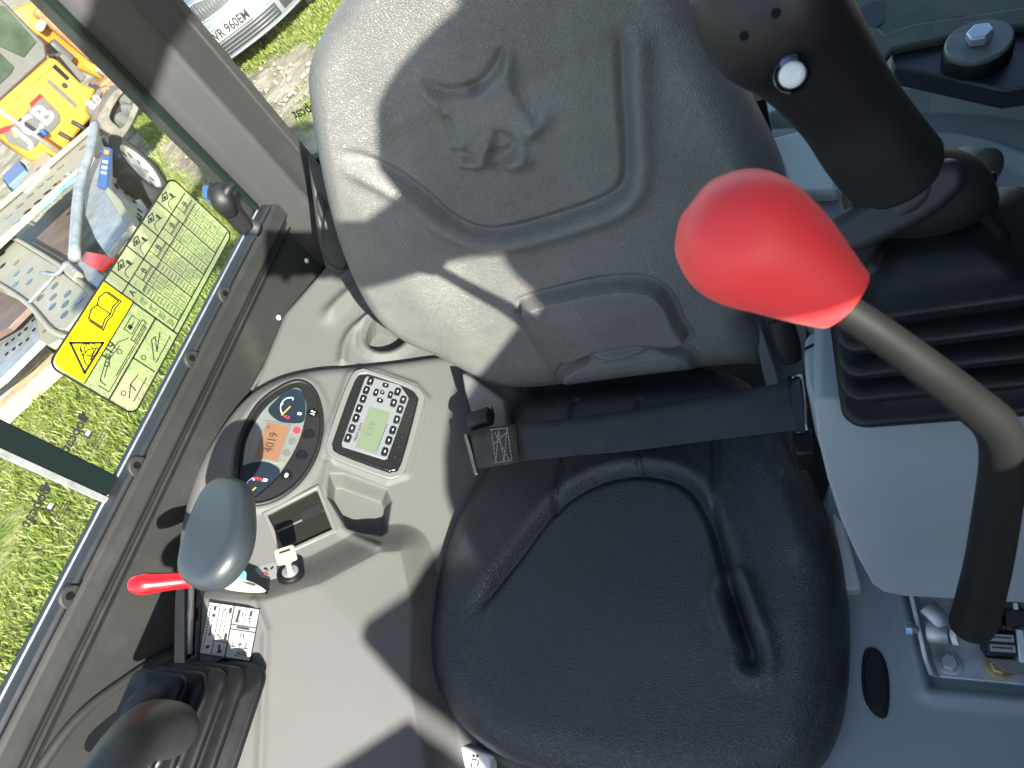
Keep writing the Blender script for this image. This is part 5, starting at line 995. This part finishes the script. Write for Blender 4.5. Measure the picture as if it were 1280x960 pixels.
# ------------------------------------------------------------------ trailer
TX = nrm((.83, .56, 0)); TY = nrm((-.56, .83, 0)); CREAM = mat('cream_galvanised_plate', (.25, .23, .18), .5, var=.08, vscale=3, dirt=(.25, .21, .15, .5), dscale=5); GALV = mat('galvanised_steel', (.26, .275, .29), .45, metal=.3, var=.2, vscale=14); DECK = mat('brown_deck_board', (.12, .075, .06), .5, spec=.6, var=.3, vscale=4); WOOD = mat('weathered_wood', (.42, .32, .20), .8, var=.25, vscale=9, bump=.4, bscale=40, bdist=.01); HOLE_ = GLOSS
trl = thing('flatbed_trailer', on(gp(0), 100, 320), 'galvanised plant trailer with cream perforated ramps and twin wheels outside the window', 'trailer')
T1 = gp(.75); T2 = gp(.62); T3 = gp(.5)
slab('side_board', [(-90, 345), (0, 263), (117, 159), (126, 186), (60, 243), (0, 298), (-70, 365)], T1, 0, .05, CREAM, trl, bevel=.006)
tube('top_rail', [on(T1, -60, 310, .03), on(T1, 117, 158, .03)], .022, CREAM, trl, n=10)
hm = MB()
def hole(parent_mb, pl, x, y, rx, ry, ang, h=.003):
    c = on(pl, x, y, h); A = np.linspace(0, 6.2832, 12, endpoint=False); u = nrm((math.cos(ang), math.sin(ang), 0)); v_ = nrm((-math.sin(ang), math.cos(ang), 0)); return [c + u * rx * math.cos(a) + v_ * ry * math.sin(a) for a in A]
def holes(pl, L, rx, ry, ang, par, h=.003):
    proto = None
    for x, y in L:
        pts = hole(None, pl, x, y, rx, ry, ang, h); o = MB().prism(pts, [p - np.array((0, 0, .004)) for p in pts]).build('hole', HOLE_, par)
holes(T1, [(103, 184), (75, 209), (84, 218), (62, 222), (71, 229), (50, 232), (59, 240), (37, 244), (47, 252), (24, 257), (34, 264), (10, 270), (20, 277)], .045, .026, .2, trl)
tube('corner_post', [on(T1, 119, 155, .1), on(T1, 112, 190, .08), on(T1, 99, 235, .05), on(T1, 93, 322, .0)], .032, GALV, trl, n=14)
slab('mudguard', [(104, 230), (124, 181), (134, 184), (134, 232), (150, 250), (165, 281), (150, 294), (132, 318), (118, 298), (106, 268)], T1, -.02, .05, GALV, trl, bevel=.012)
slab('mudguard_edge', [(134, 232), (150, 250), (167, 282), (158, 286), (143, 258), (130, 240)], T1, .01, .1, CREAM, trl, bevel=.008)
slab('info_plate', [(129, 183), (138, 185), (132, 235), (121, 233)], T1, .02, .02, mat('blue_plate', (.03, .1, .28), .4), trl)
slab('plate_mark', [(130.5, 187), (136, 188), (135.3, 193), (130, 192)], T1, .026, .004, ORG, trl)
for (y, s) in ((200, 3), (207, 3.5), (214, 2.5)): slab('plate_mark', [(128.5 - (y - 200) * .15, y), (134.5 - (y - 200) * .15, y + 1), (134 - (y - 200) * .15, y + s + 1), (128 - (y - 200) * .15, y + s)], T1, .026, .004, WPRINT, trl)
W1 = on(gp(.31), 166, 216); W2 = on(gp(.31), 149, 256); print('wheels', W1, W2)
for W_ in (W1, W2): wheel(W_, TX, .33, .2, trl)
slab('deck', [(24, 302), (60, 262), (100, 228), (96, 320), (78, 334), (50, 318)], T3, 0, .04, DECK, trl, bevel=.004); slab('deck', [(-60, 395), (0, 364), (38, 382), (10, 410), (-60, 450)], T3, 0, .04, DECK, trl, bevel=.004)
slab('ramp_plate', [(-60, 258), (0, 290), (74, 335), (36, 377), (0, 352), (-60, 318)], T2, .03, .04, CREAM, trl, bevel=.005); slab('ramp_plate', [(74, 338), (118, 372), (82, 412), (62, 410), (37, 379)], T2, .03, .04, CREAM, trl, bevel=.005)
for L in (((-60, 254), (0, 287), (76, 333), (120, 372)), ((-60, 322), (0, 356), (36, 381), (64, 412), (86, 422))): tube('ramp_edge', [on(T2, x, y, .04) for x, y in L], .016, CREAM, trl, n=10)
tube('ramp_joint', [on(T2, 76, 336, .045), on(T2, 36, 379, .045)], .010, GALV, trl, n=8)
holes(T2, [(3, 317), (3, 332), (20, 328), (20, 342), (37, 338), (36, 352), (19, 355), (-12, 308), (-14, 324), (68, 357), (84, 367), (98, 376), (50, 372), (66, 371), (81, 380), (65, 383), (80, 393), (53, 362)], .028, .028, 0, trl, .033)
tube('latch', [on(T2, 52, 341, .06), on(T2, 70, 343, .06), on(T2, 84, 330, .08), on(T2, 94, 340, .06)], .012, GALV, trl, n=8); slab('latch_block', [(76, 328), (86, 325), (97, 338), (90, 350), (80, 342)], T2, .07, .05, CREAM, trl, bevel=.01)
slab('rear_bar', [(93, 332), (108, 318), (125, 340), (140, 352), (126, 365), (110, 352)], T2, .02, .06, GALV, trl, bevel=.008)
slab('red_reflector', [(100, 325), (107, 314), (142, 321), (124, 338)], T2, .05, .02, mat('bright_red_reflector', (.8, .01, .01), .3), trl, bevel=.004); disc_prof('red_lamp', on(T2, 98, 284, .05), (0, 0, 1), [(.04, 0), (.035, .03), (.01, .04)], RED, trl, n=16)
slab('side_panel', [(-60, 440), (0, 408), (34, 384), (46, 402), (50, 425), (0, 474), (-60, 520)], gp(.4), 0, .05, GALV, trl, bevel=.004); slab('side_panel', [(36, 384), (62, 398), (76, 424), (60, 432), (50, 424), (46, 402)], gp(.4), .002, .05, CREAM, trl, bevel=.004)
holes(gp(.4), [(8, 430), (16, 424), (24, 418), (32, 411), (8, 442), (17, 436), (25, 430), (34, 424), (41, 400), (42, 412), (54, 404), (55, 414)], .016, .016, 0, trl, .004)
tube('side_rail', [on(EP, -10, 131, .5), on(EP, 78, 194, .5)], .016, GALV, trl, n=8)
slab('slotted_step', [(24, 228), (52, 186), (66, 197), (60, 210), (30, 240), (25, 238)], T1, .02, .03, CREAM, trl, bevel=.005); holes(T1, [(47, 211), (36, 223)], .04, .015, .5, trl, .024)
st_ = thing('lifting_strap', on(T1, 80, 228), 'turquoise strap lying over the cream side board of the trailer', 'strap')
tube('strap', [on(T1, 100, 218, .04), on(T1, 88, 228, .05), on(T1, 78, 236, .03), on(T1, 62, 252, .02), on(T1, 48, 262, .03)], [(.012, .035), (.01, .04), (.012, .03), (.01, .03), (.01, .02)], mat('turquoise_webbing', (.12, .42, .42), .7), st_, n=10, power=4)
bx_ = thing('blue_tool_box', on(T1, 16, 214), 'blue box beside the slotted step at the left photo edge', 'box')
slab('lid', [(2, 220), (24, 200), (31, 212), (10, 232)], T1, .05, .06, mat('dull_blue', (.08, .13, .3), .5), bx_, bevel=.01); slab('tray', [(2, 224), (26, 208), (32, 220), (12, 238)], T1, -.0, .1, BLK, bx_, bevel=.01)
for (L, lb) in (([(-60, 535), (0, 484), (54, 433), (62, 441), (0, 498), (-60, 552)], 'upper weathered timber lying in the grass against the trailer'), ([(-60, 556), (0, 500), (66, 440), (74, 446), (0, 512), (-60, 570)], 'lower weathered timber nearest the grass below the trailer')):
    o = slab('timber', L, gp(.14), 0, .12, WOOD, None, bevel=.01); tag(o, lb, 'timber', 'timbers beside the trailer')
